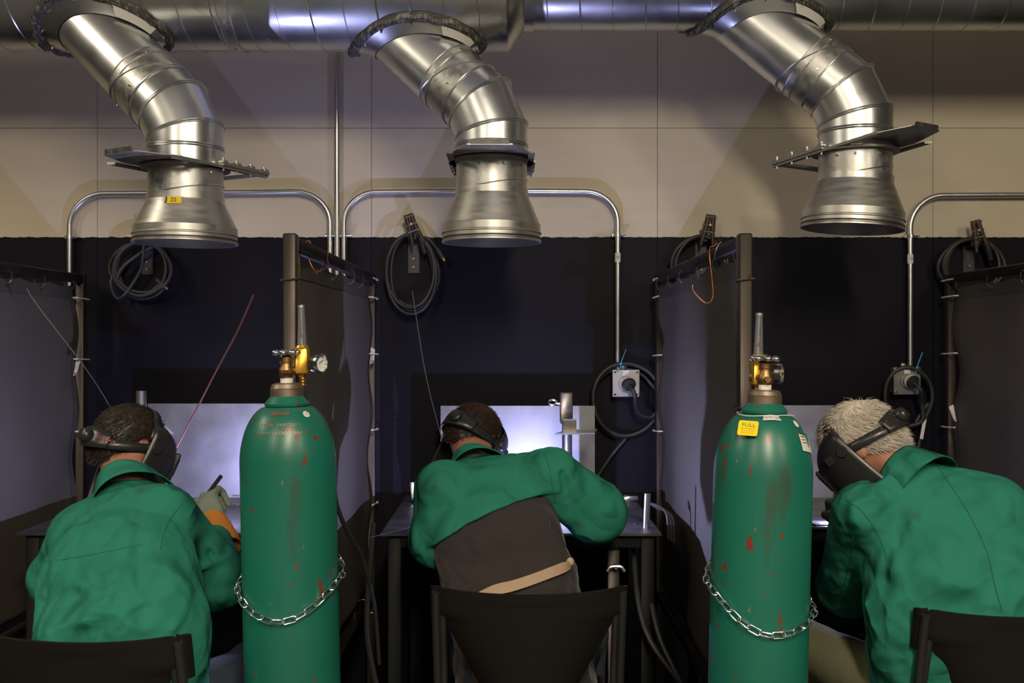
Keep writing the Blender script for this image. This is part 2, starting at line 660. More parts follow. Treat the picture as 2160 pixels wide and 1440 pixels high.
def text_geo(s, size):
    c = bpy.data.curves.new('lettering', 'FONT')
    c.body = s
    c.size = size
    c.align_x = 'CENTER'
    c.align_y = 'CENTER'
    c.resolution_u = 3
    o = bpy.data.objects.new('lettering', c)
    COL.objects.link(o)
    dg = bpy.context.evaluated_depsgraph_get()
    me = bpy.data.meshes.new_from_object(o.evaluated_get(dg))
    vs_ = [v.co.copy() for v in me.vertices]
    fs_ = [tuple(p.vertices) for p in me.polygons]
    bpy.data.objects.remove(o)
    bpy.data.meshes.remove(me)
    bpy.data.curves.remove(c)
    return vs_, fs_


def put_text(s, size, fn, name, m, parent):
    vs_, fs_ = text_geo(s, size)
    return link_mesh(name, [fn(v.x, v.y) for v in vs_], fs_, m, parent, smooth=False)


# ------------------------------------------------------------------ room shell
def build_wall():
    mb = MB()
    seams_x = [-4.25, -3.03, -1.808, -0.612, 0.634, 1.835, 3.055, 4.3]
    g = 0.0011
    zs = [(0.0, 2.43), (2.43, 3.9)]
    for i in range(len(seams_x) - 1):
        for (z0, z1) in zs:
            x0, x1 = seams_x[i] + g, seams_x[i + 1] - g
            mb.box(((x0 + x1) / 2, WALL + 0.006, (z0 + z1) / 2), (x1 - x0, 0.012, z1 - z0 - 2 * g))
    mb.box((0, WALL + 0.04, 1.95), (8.6, 0.05, 3.9))
    # board screws: shallow round heads either side of each seam
    for x in seams_x:
        for z in (2.405, 2.455, 2.02, 3.0):
            for dx in (-0.011, 0.011):
                mb.cyl((x + dx, WALL + 0.001, z), (x + dx, WALL - 0.0006, z), 0.0032, 0.0022, 8)
    for i in range(len(seams_x) - 1):
        xm = (seams_x[i] + seams_x[i + 1]) / 2
        for z in (2.405, 2.455, 2.02, 2.82):
            mb.cyl((xm, WALL + 0.001, z), (xm, WALL - 0.0006, z), 0.0035, 0.0024, 8)
    return structure(mb.build('wall_back', M['wall'], None, smooth=False))


build_wall()
structure(MB().box((0, -1.3, -0.05), (9.4, 11.5, 0.1)).build('floor', M['floor'], smooth=False))
structure(MB().box((0, -1.3, 3.95), (9.4, 11.5, 0.1)).build('ceiling', M['ceiling'], smooth=False))

# ------------------------------------------------------------------ main duct
DY, DZ = 3.68, 2.835
RB, RS = 0.255, 0.180
XR0, XR1 = -0.02, 0.05   # reducer


def duct_r(x):
    if x < XR0:
        return RB
    if x > XR1:
        return RS
    return RB + (RS - RB) * (x - XR0) / (XR1 - XR0)


def main_duct():
    t = thing('main_duct', (0, DY, DZ), 'long round spiral seamed galvanised main duct running along the top of the wall', 'duct')

    def sec(x0, x1, r, name='duct_section'):
        mb = MB()
        mb.lathe([(r, 0), (r, x1 - x0)], (x0, DY, DZ), (1, 0, 0), 72)
        pts = []
        pitch = 0.118
        n = int((x1 - x0) / pitch * 48)
        for i in range(n + 1):
            a = 2 * PI * i / 48
            pts.append(V((x0 + pitch * i / 48, DY + (r + 0.0005) * math.cos(a), DZ + (r + 0.0005) * math.sin(a))))
        mb.tube(pts, 0.0030, 5)
        return mb.build(name, M['galv_duct'], t)

    def collar(x, r, wd=0.05):
        mb = MB()
        mb.lathe([(r, -wd / 2), (r + 0.005, -wd / 2), (r + 0.005, -wd / 2 + 0.006), (r + 0.002, -wd / 2 + 0.008), (r + 0.002, wd / 2 - 0.008), (r + 0.005, wd / 2 - 0.006), (r + 0.005, wd / 2), (r, wd / 2)], (x, DY, DZ), (1, 0, 0), 72)
        for i in range(10):
            a = 2 * PI * i / 10 + 0.3
            d = V((0, math.cos(a), math.sin(a)))
            mb.cyl(V((x, DY, DZ)) + d * r, V((x, DY, DZ)) + d * (r + 0.008), 0.004, seg=8)
        mb.build('coupling_band', M['galv_dull'], t)
    sec(-4.2, -1.02, RB)
    sec(-1.02, XR0, RB)
    sec(XR1, 4.2, RS)
    mb = MB()
    mb.lathe([(RB, 0), (RB + 0.004, 0.001), (RB + 0.003, 0.006), (RS + 0.006, XR1 - XR0 - 0.006), (RS + 0.006, XR1 - XR0 + 0.03), (RS, XR1 - XR0 + 0.031)], (XR0, DY, DZ), (1, 0, 0), 72)
    mb.build('reducer', M['galv_duct'], t)
    for x in (-1.02, -2.35):
        collar(x, RB)
    return t


main_duct()


# ------------------------------------------------------------------ branch ducts with blast gates and hoods
def mitre_rings(pts, r, seg=56):
    """rings of a pipe along a polyline, cut on the bisecting planes"""
    rings = []
    n = len(pts)
    d0 = (pts[1] - pts[0]).normalized()
    x, y, z = frame(d0, V((0, 1, 0)))
    for i in range(n):
        din = (pts[i] - pts[i - 1]).normalized() if i else d0
        dout = (pts[i + 1] - pts[i]).normalized() if i < n - 1 else din
        nrm = (din + dout).normalized()
        ring = []
        for k in range(seg):
            a = 2 * PI * k / seg
            o = (x * math.cos(a) + y * math.sin(a)) * r
            sl = -(o.dot(nrm)) / din.dot(nrm)
            ring.append(pts[i] + o + din * sl)
        rings.append(ring)
        q = din.rotation_difference(dout)
        x = q @ x
        y = q @ y
    return rings


def skin(mb, rings):
    seg = len(rings[0])
    vs_ = [v for r_ in rings for v in r_]
    fs_ = []
    for i in range(len(rings) - 1):
        for k in range(seg):
            l = (k + 1) % seg
            fs_.append((i * seg + k, i * seg + l, (i + 1) * seg + l, (i + 1) * seg + k))
    mb.add(vs_, fs_)


def branch(pxs, D, gate_dir, hood_tilt, dep, label, sticker, which):
    """pxs: photo pixels of axis points: top, swivel, elbow upper, elbow lower, gate, cone top, mouth"""
    rb = 0.127
    top, D1, Cc, B, A, G, K, H = pxs
    a_ = P(*A, D)
    b_ = P(*B, D + 0.015)
    d45 = V((-1, 0.42, 0.98)).normalized()
    # straight run from the elbow up to the main duct
    need = 0.62
    s_top = b_ + d45 * need
    t = thing('branch_duct', (a_.x, D, H[2] if len(H) > 2 else 1.85), label, 'exhaust duct')
    g_ = V((a_.x, D, P(*G, D).z))
    k_ = V((a_.x, D, P(*K, D).z))
    s_c = b_ + d45 * ((V(Cc) - V(B)).length / 610)
    s_d = b_ + d45 * ((V(D1) - V(B)).length / 600)
    # intersection with the main duct surface
    ax_r = RB if b_.x < -0.1 else RS

    def hit(rad, Rm, s0=0.0):
        x, y, z = frame(d45, V((0, 1, 0)))
        out = []
        for k in range(64):
            an = 2 * PI * k / 64
            p = b_ + (x * math.cos(an) + y * math.sin(an)) * rad
            # |(p+s d)_yz - axis| = Rm
            py, pz = p.y - DY, p.z - DZ
            aa = d45.y ** 2 + d45.z ** 2
            bb = 2 * (py * d45.y + pz * d45.z)
            cc = py * py + pz * pz - Rm * Rm
            disc = bb * bb - 4 * aa * cc
            if disc < 0:
                s_ = -bb / (2 * aa)
            else:
                s_ = (-bb - math.sqrt(disc)) / (2 * aa)
            q = p + d45 * s_
            if disc < 0:   # push onto surface
                v = V((0, q.y - DY, q.z - DZ))
                q = V((q.x, DY, DZ)) + v.normalized() * Rm
            out.append(q)
        return out
    # pieces
    x, y, z = frame(d45, V((0, 1, 0)))

    def circ(c, r, d=d45, n=56):
        xx, yy, zz = frame(d, V((0, 1, 0)))
        return [c + (xx * math.cos(2 * PI * k / n) + yy * math.sin(2 * PI * k / n)) * r for k in range(n)]
    mb = MB()
    skin(mb, [circ(s_top, rb - 0.002), circ(s_d, rb - 0.002)])
    st = mb.build('straight_pipe', M['galv'], t)
    MB().tube(circ(s_d, rb + 0.0005), 0.0032, 6, closed=True).tube(circ(s_d - d45 * 0.03, rb + 0.001), 0.003, 6, closed=True).build('pipe_bead', M['galv_dull'], st)
    # swivel collar between straight run and elbow
    mb = MB()
    skin(mb, [circ(s_d, rb + 0.0012), circ(s_c, rb + 0.0012)])
    cl = mb.build('swivel_collar', M['galv_dull'], t)
    tl = (d45 + V((0.35, 0, 0.25))).normalized()
    for (c_, dd) in ((s_c, d45), (s_c + d45 * 0.065, tl)):
        ring = circ(c_, rb + 0.002)
        if dd is not d45:
            ring = [p + d45 * (-(p - c_).dot(dd) / d45.dot(dd)) for p in ring]
        MB().tube(ring, 0.0028, 6, closed=True).build('collar_bead', M['galv'], cl)
    for k, an in enumerate((2.2, 3.3, 4.4, 5.4, 0.2, 1.2)):
        p = s_c.lerp(s_d, 0.8 if k % 2 else 0.25) + (x * math.cos(an) + y * math.sin(an)) * rb
        n_ = (x * math.cos(an) + y * math.sin(an))
        MB().cyl(p, p + n_ * 0.006, 0.0042, 0.003, 8).build('screw', M['chrome'], cl)
    # elbow
    zt = a_ + V((0, 0, 0))
    low = V((a_.x, D, a_.z - 0.055))
    rings = mitre_rings([s_c, b_, V((a_.x, D, a_.z)), low], rb)
    for i, nm in enumerate(('elbow_gore',) * 3):
        mb = MB()
        skin(mb, [rings[i], rings[i + 1]])
        gore = mb.build(nm, M['galv'], t)
        c_ = sum(rings[i + 1], V()) / len(rings[i + 1])
        for off in (0, 0.0075):
            rr = [c_ + (p - c_) * (1 + 0.012) + V((0, 0, off)) for p in rings[i + 1]]
            MB().tube(rr, 0.0028, 6, closed=True).build('gore_bead', M['galv'], gore)
    # neck above the gate, body below
    mb = MB()
    mb.lathe([(rb, 0), (rb, low.z - g_.z)], g_, (0, 0, 1), 56)
    mb.build('neck_pipe', M['galv'], t)
    mb = MB()
    mb.lathe([(rb - 0.001, 0), (rb - 0.001, g_.z - k_.z)], k_, (0, 0, 1), 56)
    nb = mb.build('lower_pipe', M['galv_dull'], t)
    # slanted seam on the lower pipe
    pts = []
    for k in range(57):
        an = 2 * PI * k / 56
        pts.append(k_ + V((rb * math.cos(an), rb * math.sin(an), 0.032 + 0.022 * math.cos(an - 0.2))))
    MB().tube(pts[:-1], 0.0022, 5, closed=True).build('pipe_bead', M['galv'], nb)
    for an in (-2.4, -1.9, -1.2, -0.6):
        p = V((g_.x + rb * math.cos(an), D + rb * math.sin(an), g_.z - 0.03))
        MB().cyl(p, p + V((math.cos(an), math.sin(an), 0)) * 0.007, 0.005, 0.0035, 8).build('screw', M['chrome'], nb)
    # hood: reducer cone with rolled mouth
    axis = V((math.sin(R(hood_tilt)), 0, math.cos(R(hood_tilt))))
    hz = k_.z - (P(*H, D).z)
    prof = [(rb - 0.004, 0.02), (rb + 0.003, 0.02), (rb + 0.003, -0.002), (rb + 0.006, -0.01), (0.1725, -0.62 * hz), (0.1745, -0.63 * hz), (0.1745, -0.78 * hz), (0.178, -0.80 * hz), (0.178, -0.815 * hz), (0.174, -0.83 * hz), (0.174, -0.95 * hz), (0.1775, -0.97 * hz), (0.1775, -hz), (0.170, -hz), (0.167, -0.62 * hz), (rb - 0.004, 0.0)]
    hood = MB().lathe(prof, k_, axis, 72).build('hood', M['hood'], t, sharp=14)
    for h_ in (0.70,):
        ring = [k_ + p for p in []]
    MB().lathe([(0.1752, -0.90 * hz), (0.1765, -0.905 * hz), (0.1765, -0.93 * hz), (0.1752, -0.935 * hz)], k_, axis, 72).build('rubber_gasket', M['rubber'], hood)
    if sticker:
        def wrap(u, v, o=0.0):
            an = -PI / 2 + 0.02 + u / rb
            rr = rb + 0.0085 + o + max(0, -v) * 0.5
            return k_ + V((rr * math.cos(an), rr * math.sin(an), -0.013 + v))
        st_ = MB().grid(lambda u, v: wrap(-0.025 + 0.05 * u, -0.012 + 0.024 * v), 8, 2).build('yellow_sticker', M['yellow'], hood)
        st_['label'] = 'small yellow sticker with dark print'
        put_text('25 ', 0.020, lambda a, b: wrap(a + 0.003, b, 0.0012), 'sticker_print', M['ink'], st_)
        MB().grid(lambda u, v: wrap(-0.0245 + 0.005 * u, -0.011 + 0.022 * v, 0.0012), 2, 2).build('sticker_print', M['ink'], st_)
    # blast gate
    gx = V((gate_dir[0], gate_dir[1], gate_dir[2] if len(gate_dir) > 2 else 0)).normalized()
    gy = V((0, 0, 1)).cross(gx).normalized()
    fr = MB()
    for sgn in (-1, 1):
        fr.prism([(-0.25, sgn * 0.128), (0.19, sgn * 0.128), (0.205, sgn * 0.150), (-0.25, sgn * 0.150)][::sgn], g_ + V((0, 0, -0.012)), gx, gy, 0.009)
        fr.prism([(-0.25, sgn * 0.132), (-0.02, sgn * 0.132), (-0.02, sgn * 0.156), (-0.25, sgn * 0.156)][::sgn], g_ + V((0, 0, -0.003)), gx, gy, 0.011)
    fr.prism([(-0.25, -0.15), (-0.225, -0.15), (-0.225, 0.15), (-0.25, 0.15)], g_ + V((0, 0, -0.006)), gx, gy, 0.010)
    # ring flange
    fr.lathe([(rb, -0.012), (0.150, -0.012), (0.150, -0.004), (rb, -0.004), (rb, -0.012)], g_, (0, 0, 1), 40)
    gt = fr.build('blast_gate_frame', M['gate'], t, smooth=False)
    for sgn in (-1, 1):
        for u in (-0.235, -0.165, -0.095, -0.03):
            c_ = g_ + gx * u + gy * (sgn * 0.144)
            mbb = MB().box(c_ + V((0, 0, 0.010)), (0.026, 0.026, 0.012), Matrix((gx, gy, V((0, 0, 1)))).transposed(), 0.003)
            mbb.cyl(c_ + V((0, 0, 0.010)), c_ + V((0, 0, 0.024)), 0.0055, 0.0055, 6)
            mbb.cyl(c_ + V((0, 0, -0.020)), c_ + V((0, 0, 0.0)), 0.004, seg=6)
            mbb.build('bolt', M['galv_dull'], gt)
    # slide plate: opened outward, with folded lip
    poly = [(-0.05, -0.133), (0.15, -0.133), (0.285, -0.075), (0.285, 0.075), (0.15, 0.133), (-0.05, 0.133)]
    sp = MB().prism(poly, g_ + V((0, 0, 0.000)), gx, gy, 0.003)
    sp.prism([(-0.065, 0), (0.065, 0), (0.060, 0.016), (-0.060, 0.016)], g_ + gx * 0.284 + V((0, 0, 0.002)), gy, (V((0, 0, 1)) + gx * 0.35), 0.002)
    sp.build('slide_plate', M['galv_dull'], gt, smooth=False)
    # saddle on the main duct
    inner = hit(rb + 0.001, ax_r + 0.028)
    i2 = hit(rb + 0.014, ax_r + 0.018)
    outer = hit(rb + 0.045, ax_r + 0.006)
    sdl = MB()
    skin(sdl, [inner, i2, outer])
    sd = sdl.build('saddle_collar', M['galv_duct'], t)
    o1 = hit(rb + 0.030, ax_r + 0.012)
    n = len(outer)
    rag = []
    for k, p in enumerate(outer):
        c0 = V((p.x, DY, DZ))
        wv = 0.004 * math.sin(k * 1.7) + 0.003 * math.sin(k * 0.9)
        rag.append(p + V((wv, 0, wv)))
    seal = MB().tube(rag, 0.014, 6, closed=True)
    seal.tube([p.lerp(q, 0.55) for p, q in zip(o1, outer)], 0.010, 6, closed=True)
    seal.build('sealant_bead', M['sealant'], sd)
    for k in (2, 8, 14, 20, 26, 32, 38, 44, 50, 56):
        p = o1[k]
        nn = V((0, p.y - DY, p.z - DZ)).normalized()
        MB().cyl(p, p + nn * 0.010, 0.0045, 0.003, 8).build('screw', M['chrome'], sd)
    # paper labels
    if dep:
        for (u0, ln, an0, m_) in dep:
            def wr(u, v, o=0.0, s0=u0, a0=an0):
                an = a0 + v / rb
                c_ = b_ + d45 * (s0 + u)
                return c_ + (x * math.cos(an) + y * math.sin(an)) * (rb + 0.0005 + o)
            lb = MB().grid(lambda u, v: wr(ln * u, -0.014 + 0.028 * v), 6, 6).build('paper_label', M['white'], st)
            for row in (-0.006, 0.0, 0.006):
                MB().grid(lambda u, v: wr(ln * (0.1 + 0.8 * u), row - 0.0009 + 0.0018 * v, 0.0008), 5, 1).build('label_print', M['ink'], lb)
    # label on the saddle
    k0 = 22 if which else 20
    return t, s_d, x, y, outer, inner, sd


def saddle_label(info, frac):
    t, s_d, x, y, outer, inner, sd = info
    # pick the collar point nearest the camera and to the upper right of the pipe
    best = sorted(range(64), key=lambda k: (outer[k].y - 0.6 * outer[k].x - 0.5 * outer[k].z))[0]
    pts = []
    for dk in range(-3, 5):
        k = (best + dk) % 64
        a, b = inner[k], outer[k]
        pts.append((a, b))
    if pts[0][0].x > pts[-1][0].x:
        pts = pts[::-1]
    mb = MB()
    vs_ = []
    for a, b in pts:
        nn = V((0, a.y - DY, a.z - DZ)).normalized() * 0.010
        vs_ += [a.lerp(b, 0.15) + nn, a.lerp(b, 0.8) + nn]
    fs_ = [(2 * i, 2 * i + 2, 2 * i + 3, 2 * i + 1) for i in range(len(pts) - 1)]
    mb.add(vs_, fs_)
    mb.build('paper_label', M['white'], sd)


bl = branch([(120, 0), (286, 153), (336, 204), (366, 231), (392, 284), (392, 352), (392, 425), (392, 514)], 3.45, (-0.46, -0.89), 0.5, [],
            'leftmost branch duct, elbowed, its hood carrying a small yellow sticker', True, 0)
saddle_label(bl, 0.3)
bc = branch([(860, 0), (937, 145), (988, 197), (1013, 222), (1037, 279), (1037, 338), (1037, 412), (1037, 512)], 3.55, (0.0, -1.0), 0.0, [],
            'middle elbowed branch duct with gate plate pulled straight out, plain hood', False, 1)
saddle_label(bc, 0.3)
br = branch([(1600, 0), (1714, 122), (1746, 164), (1776, 194), (1804, 250), (1804, 318), (1804, 385), (1804, 484)], 3.55, (0.54, -0.84, 0.10), 4.0,
            [(0.36, 0.030, 0.0, 0)],
            'rightmost elbowed branch duct, gate plate pulled out to the right, hood tilted', False, 2)
saddle_label(br, 0.3)


# ------------------------------------------------------------------ conduits
def strap(p, parent):
    mb = MB()
    mb.lathe([(0.0125, -0.008), (0.0150, -0.008), (0.0150, 0.008), (0.0125, 0.008)], p, (0, 0, 1), 20)
    mb.box(p + V((0, 0.012, 0)), (0.05, 0.014, 0.014), None, 0.002)
    mb.cyl(p + V((0.026, -0.004, 0)), p + V((0.026, 0.016, 0)), 0.005, seg=6)
    mb.cyl(p + V((-0.020, -0.008, 0)), p + V((0.034, -0.008, 0)), 0.003, seg=6)
    mb.build('conduit_strap', M['conduit'], parent)


def arch(pts, strs, label, tags=(), r=0.0122):
    Y = WALL - 0.030
    wpts = [P(px, py, Y) for px, py in pts]
    t = thing('conduit', (wpts[0].x, Y, wpts[0].z), label, 'pipe')
    MB().tube(wpts, r, 14).build('tube', M['conduit'], t)
    for px, py in strs:
        strap(P(px, py, Y), t)
    for px, py in tags:
        p = P(px, py, Y)
        lb = MB().lathe([(r + 0.0006, -0.020), (r + 0.0006, 0.020)], p, (0, 0, 1), 20).build('paper_tag', M['white'], t)
        put_text('D', 0.016, lambda a, b: p + V((r + 0.0015) * math.sin(a / r) * V((1, 0, 0)) + V((0, -(r + 0.0015) * math.cos(a / r), b))), 'tag_letter', M['ink'], lb)
    return t


def bend(x0, y0, x1, y1, sx, n=10):
    """quarter bend from vertical leg (x0, y) up to the horizontal run"""
    return [(x0 + sx * (1 - math.cos(PI / 2 * i / n)) * abs(x1 - x0), y0 - math.sin(PI / 2 * i / n) * abs(y0 - y1)) for i in range(n + 1)]


a1 = [(147, 900)] + bend(147, 478, 222, 408, 1) + [(390, 407), (560, 405)] + bend(696, 470, 622, 404, -1)[::-1] + [(696, 800)]
arch(a1, [(147, 500), (696, 497)], 'steel conduit arch behind the leftmost hood, its left leg clear of the others')
a2 = [(726, 800)] + bend(726, 470, 795, 405, 1) + [(930, 404), (1100, 403)] + bend(1303, 470, 1235, 404, -1)[::-1] + [(1303, 783)]
arch(a2, [(726, 497), (1303, 496)], 'steel conduit arch behind the middle hood dropping to the left outlet box', [(1303, 543)])
a3 = [(1920, 783)] + bend(1920, 482, 1990, 412, 1) + [(2160, 411), (2300, 410), (2560, 409)]
arch(a3, [(1921, 498)], 'steel conduit beside the tilted hood bending right, down to the right outlet box', [(1920, 546)])
arch([(711, 800), (711, 40)], [(711, 497)], 'straight vertical conduit rising behind the main duct between the two arches')

# black conduit continuing down under the left box is only seen faintly


# ------------------------------------------------------------------ outlet boxes, plugs, cords
def outlet(px, py, label):
    Y = WALL - 0.002
    c = P(px, py, Y - 0.05)
    t = thing('outlet_box', (c.x, Y - 0.03, c.z - 0.055), label, 'outlet box')
    MB().box((c.x, Y - 0.026, c.z), (0.112, 0.050, 0.112), None, 0.006).build('box_body', M['galv_dull'], t)
    fc = MB().box((c.x, Y - 0.055, c.z), (0.120, 0.007, 0.120), None, 0.003).build('cover_plate', M['conduit'], t)
    for sx in (-1, 1):
        for sz in (-1, 1):
            p = V((c.x + sx * 0.048, Y - 0.0585, c.z + sz * 0.048))
            MB().cyl(p, p + V((0, -0.005, 0)), 0.0065, 0.005, 12).build('screw', M['chrome'], fc)
    MB().lathe([(0.030, 0), (0.032, 0.003), (0.030, 0.006), (0.018, 0.006)], (c.x, Y - 0.0585, c.z), (0, -1, 0), 28).build('receptacle', M['galv_dull'], fc)
    MB().box((c.x + 0.0, Y - 0.0595, c.z + 0.043), (0.026, 0.001, 0.024)).build('paper_label', M['white'], fc)
    MB().cyl((c.x - 0.006, WALL - 0.030, c.z + 0.05), (c.x - 0.006, WALL - 0.030, c.z + 0.075), 0.016, seg=8).build('conduit_connector', M['conduit'], t)
    return c


def plug(c, side, label):
    t = thing('power_plug', (c.x, WALL - 0.075, c.z), label, 'plug and cord')
    a = V((c.x + 0.005, WALL - 0.066, c.z + 0.006))
    d = V((0.25 * side, -1, -0.35)).normalized()
    MB().lathe([(0.0, 0), (0.026, 0.0), (0.030, 0.006), (0.030, 0.030), (0.024, 0.040), (0.0, 0.042)], a, d, 28).build('plug_body', M['rubber'], t)
    MB().lathe([(0.0305, 0.010), (0.0320, 0.012), (0.0320, 0.028), (0.0305, 0.030)], a, d, 28).build('plug_ring', M['cream'], t)
    return t, a + d * 0.04


c1 = outlet(1320, 808, 'square steel outlet box on the black wall right of the middle booth')
t1, e1 = plug(c1, 0.3, 'black plug with thick cord looping round the left outlet box')
Yc = WALL - 0.045


def loop_pts(px, py, rx, ry, a0, a1, n, y, wob=0.0):
    out = []
    for i in range(n + 1):
        a = a0 + (a1 - a0) * i / n
        rr = 1 + wob * math.sin(3 * a + 1)
        out.append(P(px + rx * rr * math.cos(a), py - ry * rr * math.sin(a), y + 0.012 * math.sin(a * 1.5)))
    return out


pts = [e1, e1 + V((0.02, -0.025, -0.035)), P(1345, 868, Yc - 0.05), P(1372, 880, Yc - 0.03), P(1392, 858, Yc - 0.02)]
pts += loop_pts(1322, 842, 72, 76, 0.05, 0.05 + 2 * PI * 1.0, 16, Yc - 0.012, 0.02)
pts += loop_pts(1316, 848, 66, 72, 0.2 + 0, 0.2 + 4.6, 12, Yc + 0.010, 0.03)[1:]
pts += [P(1290, 960, Yc), P(1250, 1020, Yc)]
MB().tube(pts, 0.0095, 10, smooth=6).build('cord', M['rubber'], t1)
c2 = outlet(1912, 803, 'square steel outlet box on the black wall of the right booth')
t2, e2 = plug(c2, 0.8, 'black plug with pale ring and cord hanging from the right outlet box')
pts = [e2, e2 + V((0.02, -0.02, -0.03)), P(1945, 850, Yc - 0.04), P(1946, 885, Yc - 0.03), P(1925, 898, Yc - 0.02)]
pts += loop_pts(1916, 836, 50, 62, -1.3, -1.3 - 2 * PI, 16, Yc - 0.012, 0.02)
pts += [P(1960, 850, Yc), P(1940, 930, Yc), P(1925, 1000, Yc)]
MB().tube(pts, 0.0095, 10, smooth=6).build('cord', M['rubber'], t2)


def blue_tie(px, py, label):
    Y = WALL - 0.075
    mb = MB()
    mb.tube([P(px + 18, py - 30, Y), P(px + 8, py - 4, Y), P(px + 6, py + 8, Y), P(px - 4, py + 18, Y + 0.01)], 0.0022, 6, smooth=5)
    mb.box(P(px + 6, py + 1, Y - 0.002), (0.008, 0.006, 0.008))
    tag(mb.build('cable_tie', M['bluetie']), label, 'cable tie')


blue_tie(1303, 766, 'blue cable tie holding the cord above the left outlet box')
blue_tie(1928, 773, 'blue cable tie holding the cord above the right outlet box')
tag(MB().box(P(1947, 905, WALL - 0.07), (0.014, 0.002, 0.085), Matrix.Rotation(R(10), 3, 'Y')).build('paper_strip', M['white'], smooth=False),
    'white paper strip hanging under the cord in the right booth', 'paper strip')


# ------------------------------------------------------------------ hanging welding cables on brackets
def bracket(px, py, label, h=0.15):
    Y = WALL
    c = P(px, py, Y)
    t = thing('wall_bracket', (c.x, Y, c.z - h / 2), label, 'bracket')
    mb = MB().box((c.x, Y - 0.004, c.z), (0.050, 0.006, h), None, 0.001)
    mb.box((c.x, Y - 0.035, c.z + h / 2 - 0.005), (0.036, 0.070, 0.008), None, 0.002)
    mb.box((c.x, Y - 0.069, c.z + h / 2 + 0.018), (0.036, 0.006, 0.048), None, 0.002)
    b = mb.build('hook_plate', M['bracket'], t, smooth=False)
    for dz in (-h * 0.08, -h * 0.32):
        MB().cyl((c.x, Y - 0.006, c.z + dz), (c.x, Y - 0.013, c.z + dz), 0.008, 0.006, 6).build('bolt', M['oldbrass'], t)
    return t


def clamp(t, px, py, tilt, m='clampbrown'):
    """electrode holder jaws: two levers with a spring and a nose"""
    c = P(px, py, WALL - 0.080)
    rot = Matrix.Rotation(R(tilt), 3, 'Y')

    def q(x, y, z):
        return c + rot @ V((x, y, z))
    mb = MB()
    for sx in (-1, 1):
        mb.tube([q(sx * 0.010, 0, 0.045), q(sx * 0.012, 0, 0.02), q(sx * 0.013, 0, -0.005), q(sx * 0.020, 0, -0.05), q(sx * 0.026, 0, -0.09)], [0.010, 0.011, 0.011, 0.009, 0.007], 10, smooth=3)
    cl = mb.build('clamp_jaw', M[m], t)
    mb = MB()
    for dz in (0.035, 0.0, -0.03):
        mb.cyl(q(-0.024, -0.006, dz), q(0.024, -0.006, dz), 0.0045, seg=8)
    mb.cyl(q(0, -0.014, 0.0), q(0, 0.014, 0.0), 0.006, seg=10)
    mb.build('clamp_pin', M['mill'], cl)
    mb = MB()
    mb.tube([q(0, 0, -0.005 - 0.0016 * i) + rot @ V((0.006 * math.cos(i * 0.8), 0.006 * math.sin(i * 0.8), 0)) for i in range(30)], 0.0012, 5)
    mb.build('clamp_spring', M['mill'], cl)
    return c


def coil(px, py, rx, ry, nl, label, clamp_at=None, end=None, seed=1, r=0.0075):
    rnd = random.Random(seed)
    Y = WALL - 0.045
    c0 = P(px, py, Y)
    t = thing('welding_cable', (c0.x, Y, c0.z), label, 'welding cable')
    pts = []
    for l in range(nl):
        ddx, ddy = rnd.uniform(-7, 7), rnd.uniform(-5, 9)
        sx, sy = rnd.uniform(0.88, 1.1), rnd.uniform(0.86, 1.1)
        for i in range(12):
            a = PI / 2 + 2 * PI * (i / 12)
            top = max(0, math.sin(a))
            pts.append(P(px + (1 - top) * ddx + rx * sx * math.cos(a), py + (1 - top) * ddy - ry * (1 * top + sy * (1 - top)) * math.sin(a), Y - 0.030 + 0.014 * (l % 3) + 0.006 * math.sin(a * 2)))
    if end:
        pts += [P(*q, Y - 0.03) for q in end]
    if clamp_at:
        pts = [P(clamp_at[0] + 2, clamp_at[1] + 28, WALL - 0.085)] + pts
    MB().tube(pts, r, 10, smooth=5).build('cable_coil', M['rubber'], t)
    if clamp_at:
        clamp(t, clamp_at[0], clamp_at[1], clamp_at[2])
        # second insulated grip hanging beside
        mb = MB()
        mb.tube([P(clamp_at[0] + 18, clamp_at[1] + 25, WALL - 0.075), P(clamp_at[0] + 28, clamp_at[1] + 62, WALL - 0.07)], [0.014, 0.011], 12)
        mb.build('insulated_handle', M['plastic'], t)
    if end:
        e = P(*end[-1], Y - 0.03)
        d = (e - P(*end[-2], Y - 0.03)).normalized()
        MB().cyl(e - d * 0.05, e, 0.012, 0.011, 12).build('connector_boot', M['rubber'], t)
        MB().cyl(e, e + d * 0.014, 0.008, 0.007, 12).build('connector_tip', M['brass'], t)
    return t


bracket(312, 548, 'grey hook bracket on the black wall below the leftmost hood', 0.13)
bracket(873, 540, 'steel hook bracket with two bolts on the black wall left of the middle hood')
bracket(1478, 545, 'hook bracket mostly hidden behind the partition right of the middle booth')
bracket(2042, 555, 'hook bracket on the black wall above the rightmost partition')
coil(298, 566, 58, 55, 5, 'coiled black welding cable hanging below the leftmost hood', None, [(262, 560), (250, 600), (300, 625), (340, 598), (349, 606)], 3)
t_ = coil(866, 572, 50, 78, 4, 'coiled black welding cable with brown clamp hanging left of the middle hood', (868, 473, -20), [(905, 505), (925, 530), (934, 545)], 5)
coil(1478, 560, 58, 62, 4, 'coiled welding cable with clamp, half hidden behind the partition right of the middle booth', (1497, 475, 8), None, 7)
coil(2052, 560, 62, 56, 5, 'coiled welding cable with clamp above the rightmost partition', (2062, 486, -14), None, 9)
# the hanging tig lead with a light sleeve in coil one
tag(MB().tube([P(303, 515, WALL - 0.09), P(299, 560, WALL - 0.09), P(285, 590, WALL - 0.08), P(262, 622, WALL - 0.08), P(246, 628, WALL - 0.07), P(234, 600, WALL - 0.07), P(240, 575, WALL - 0.06)], 0.0065, 8, smooth=6).build('torch_lead', M['rubber']),
    'thin black torch lead drooping in front of the leftmost cable coil', 'cable')


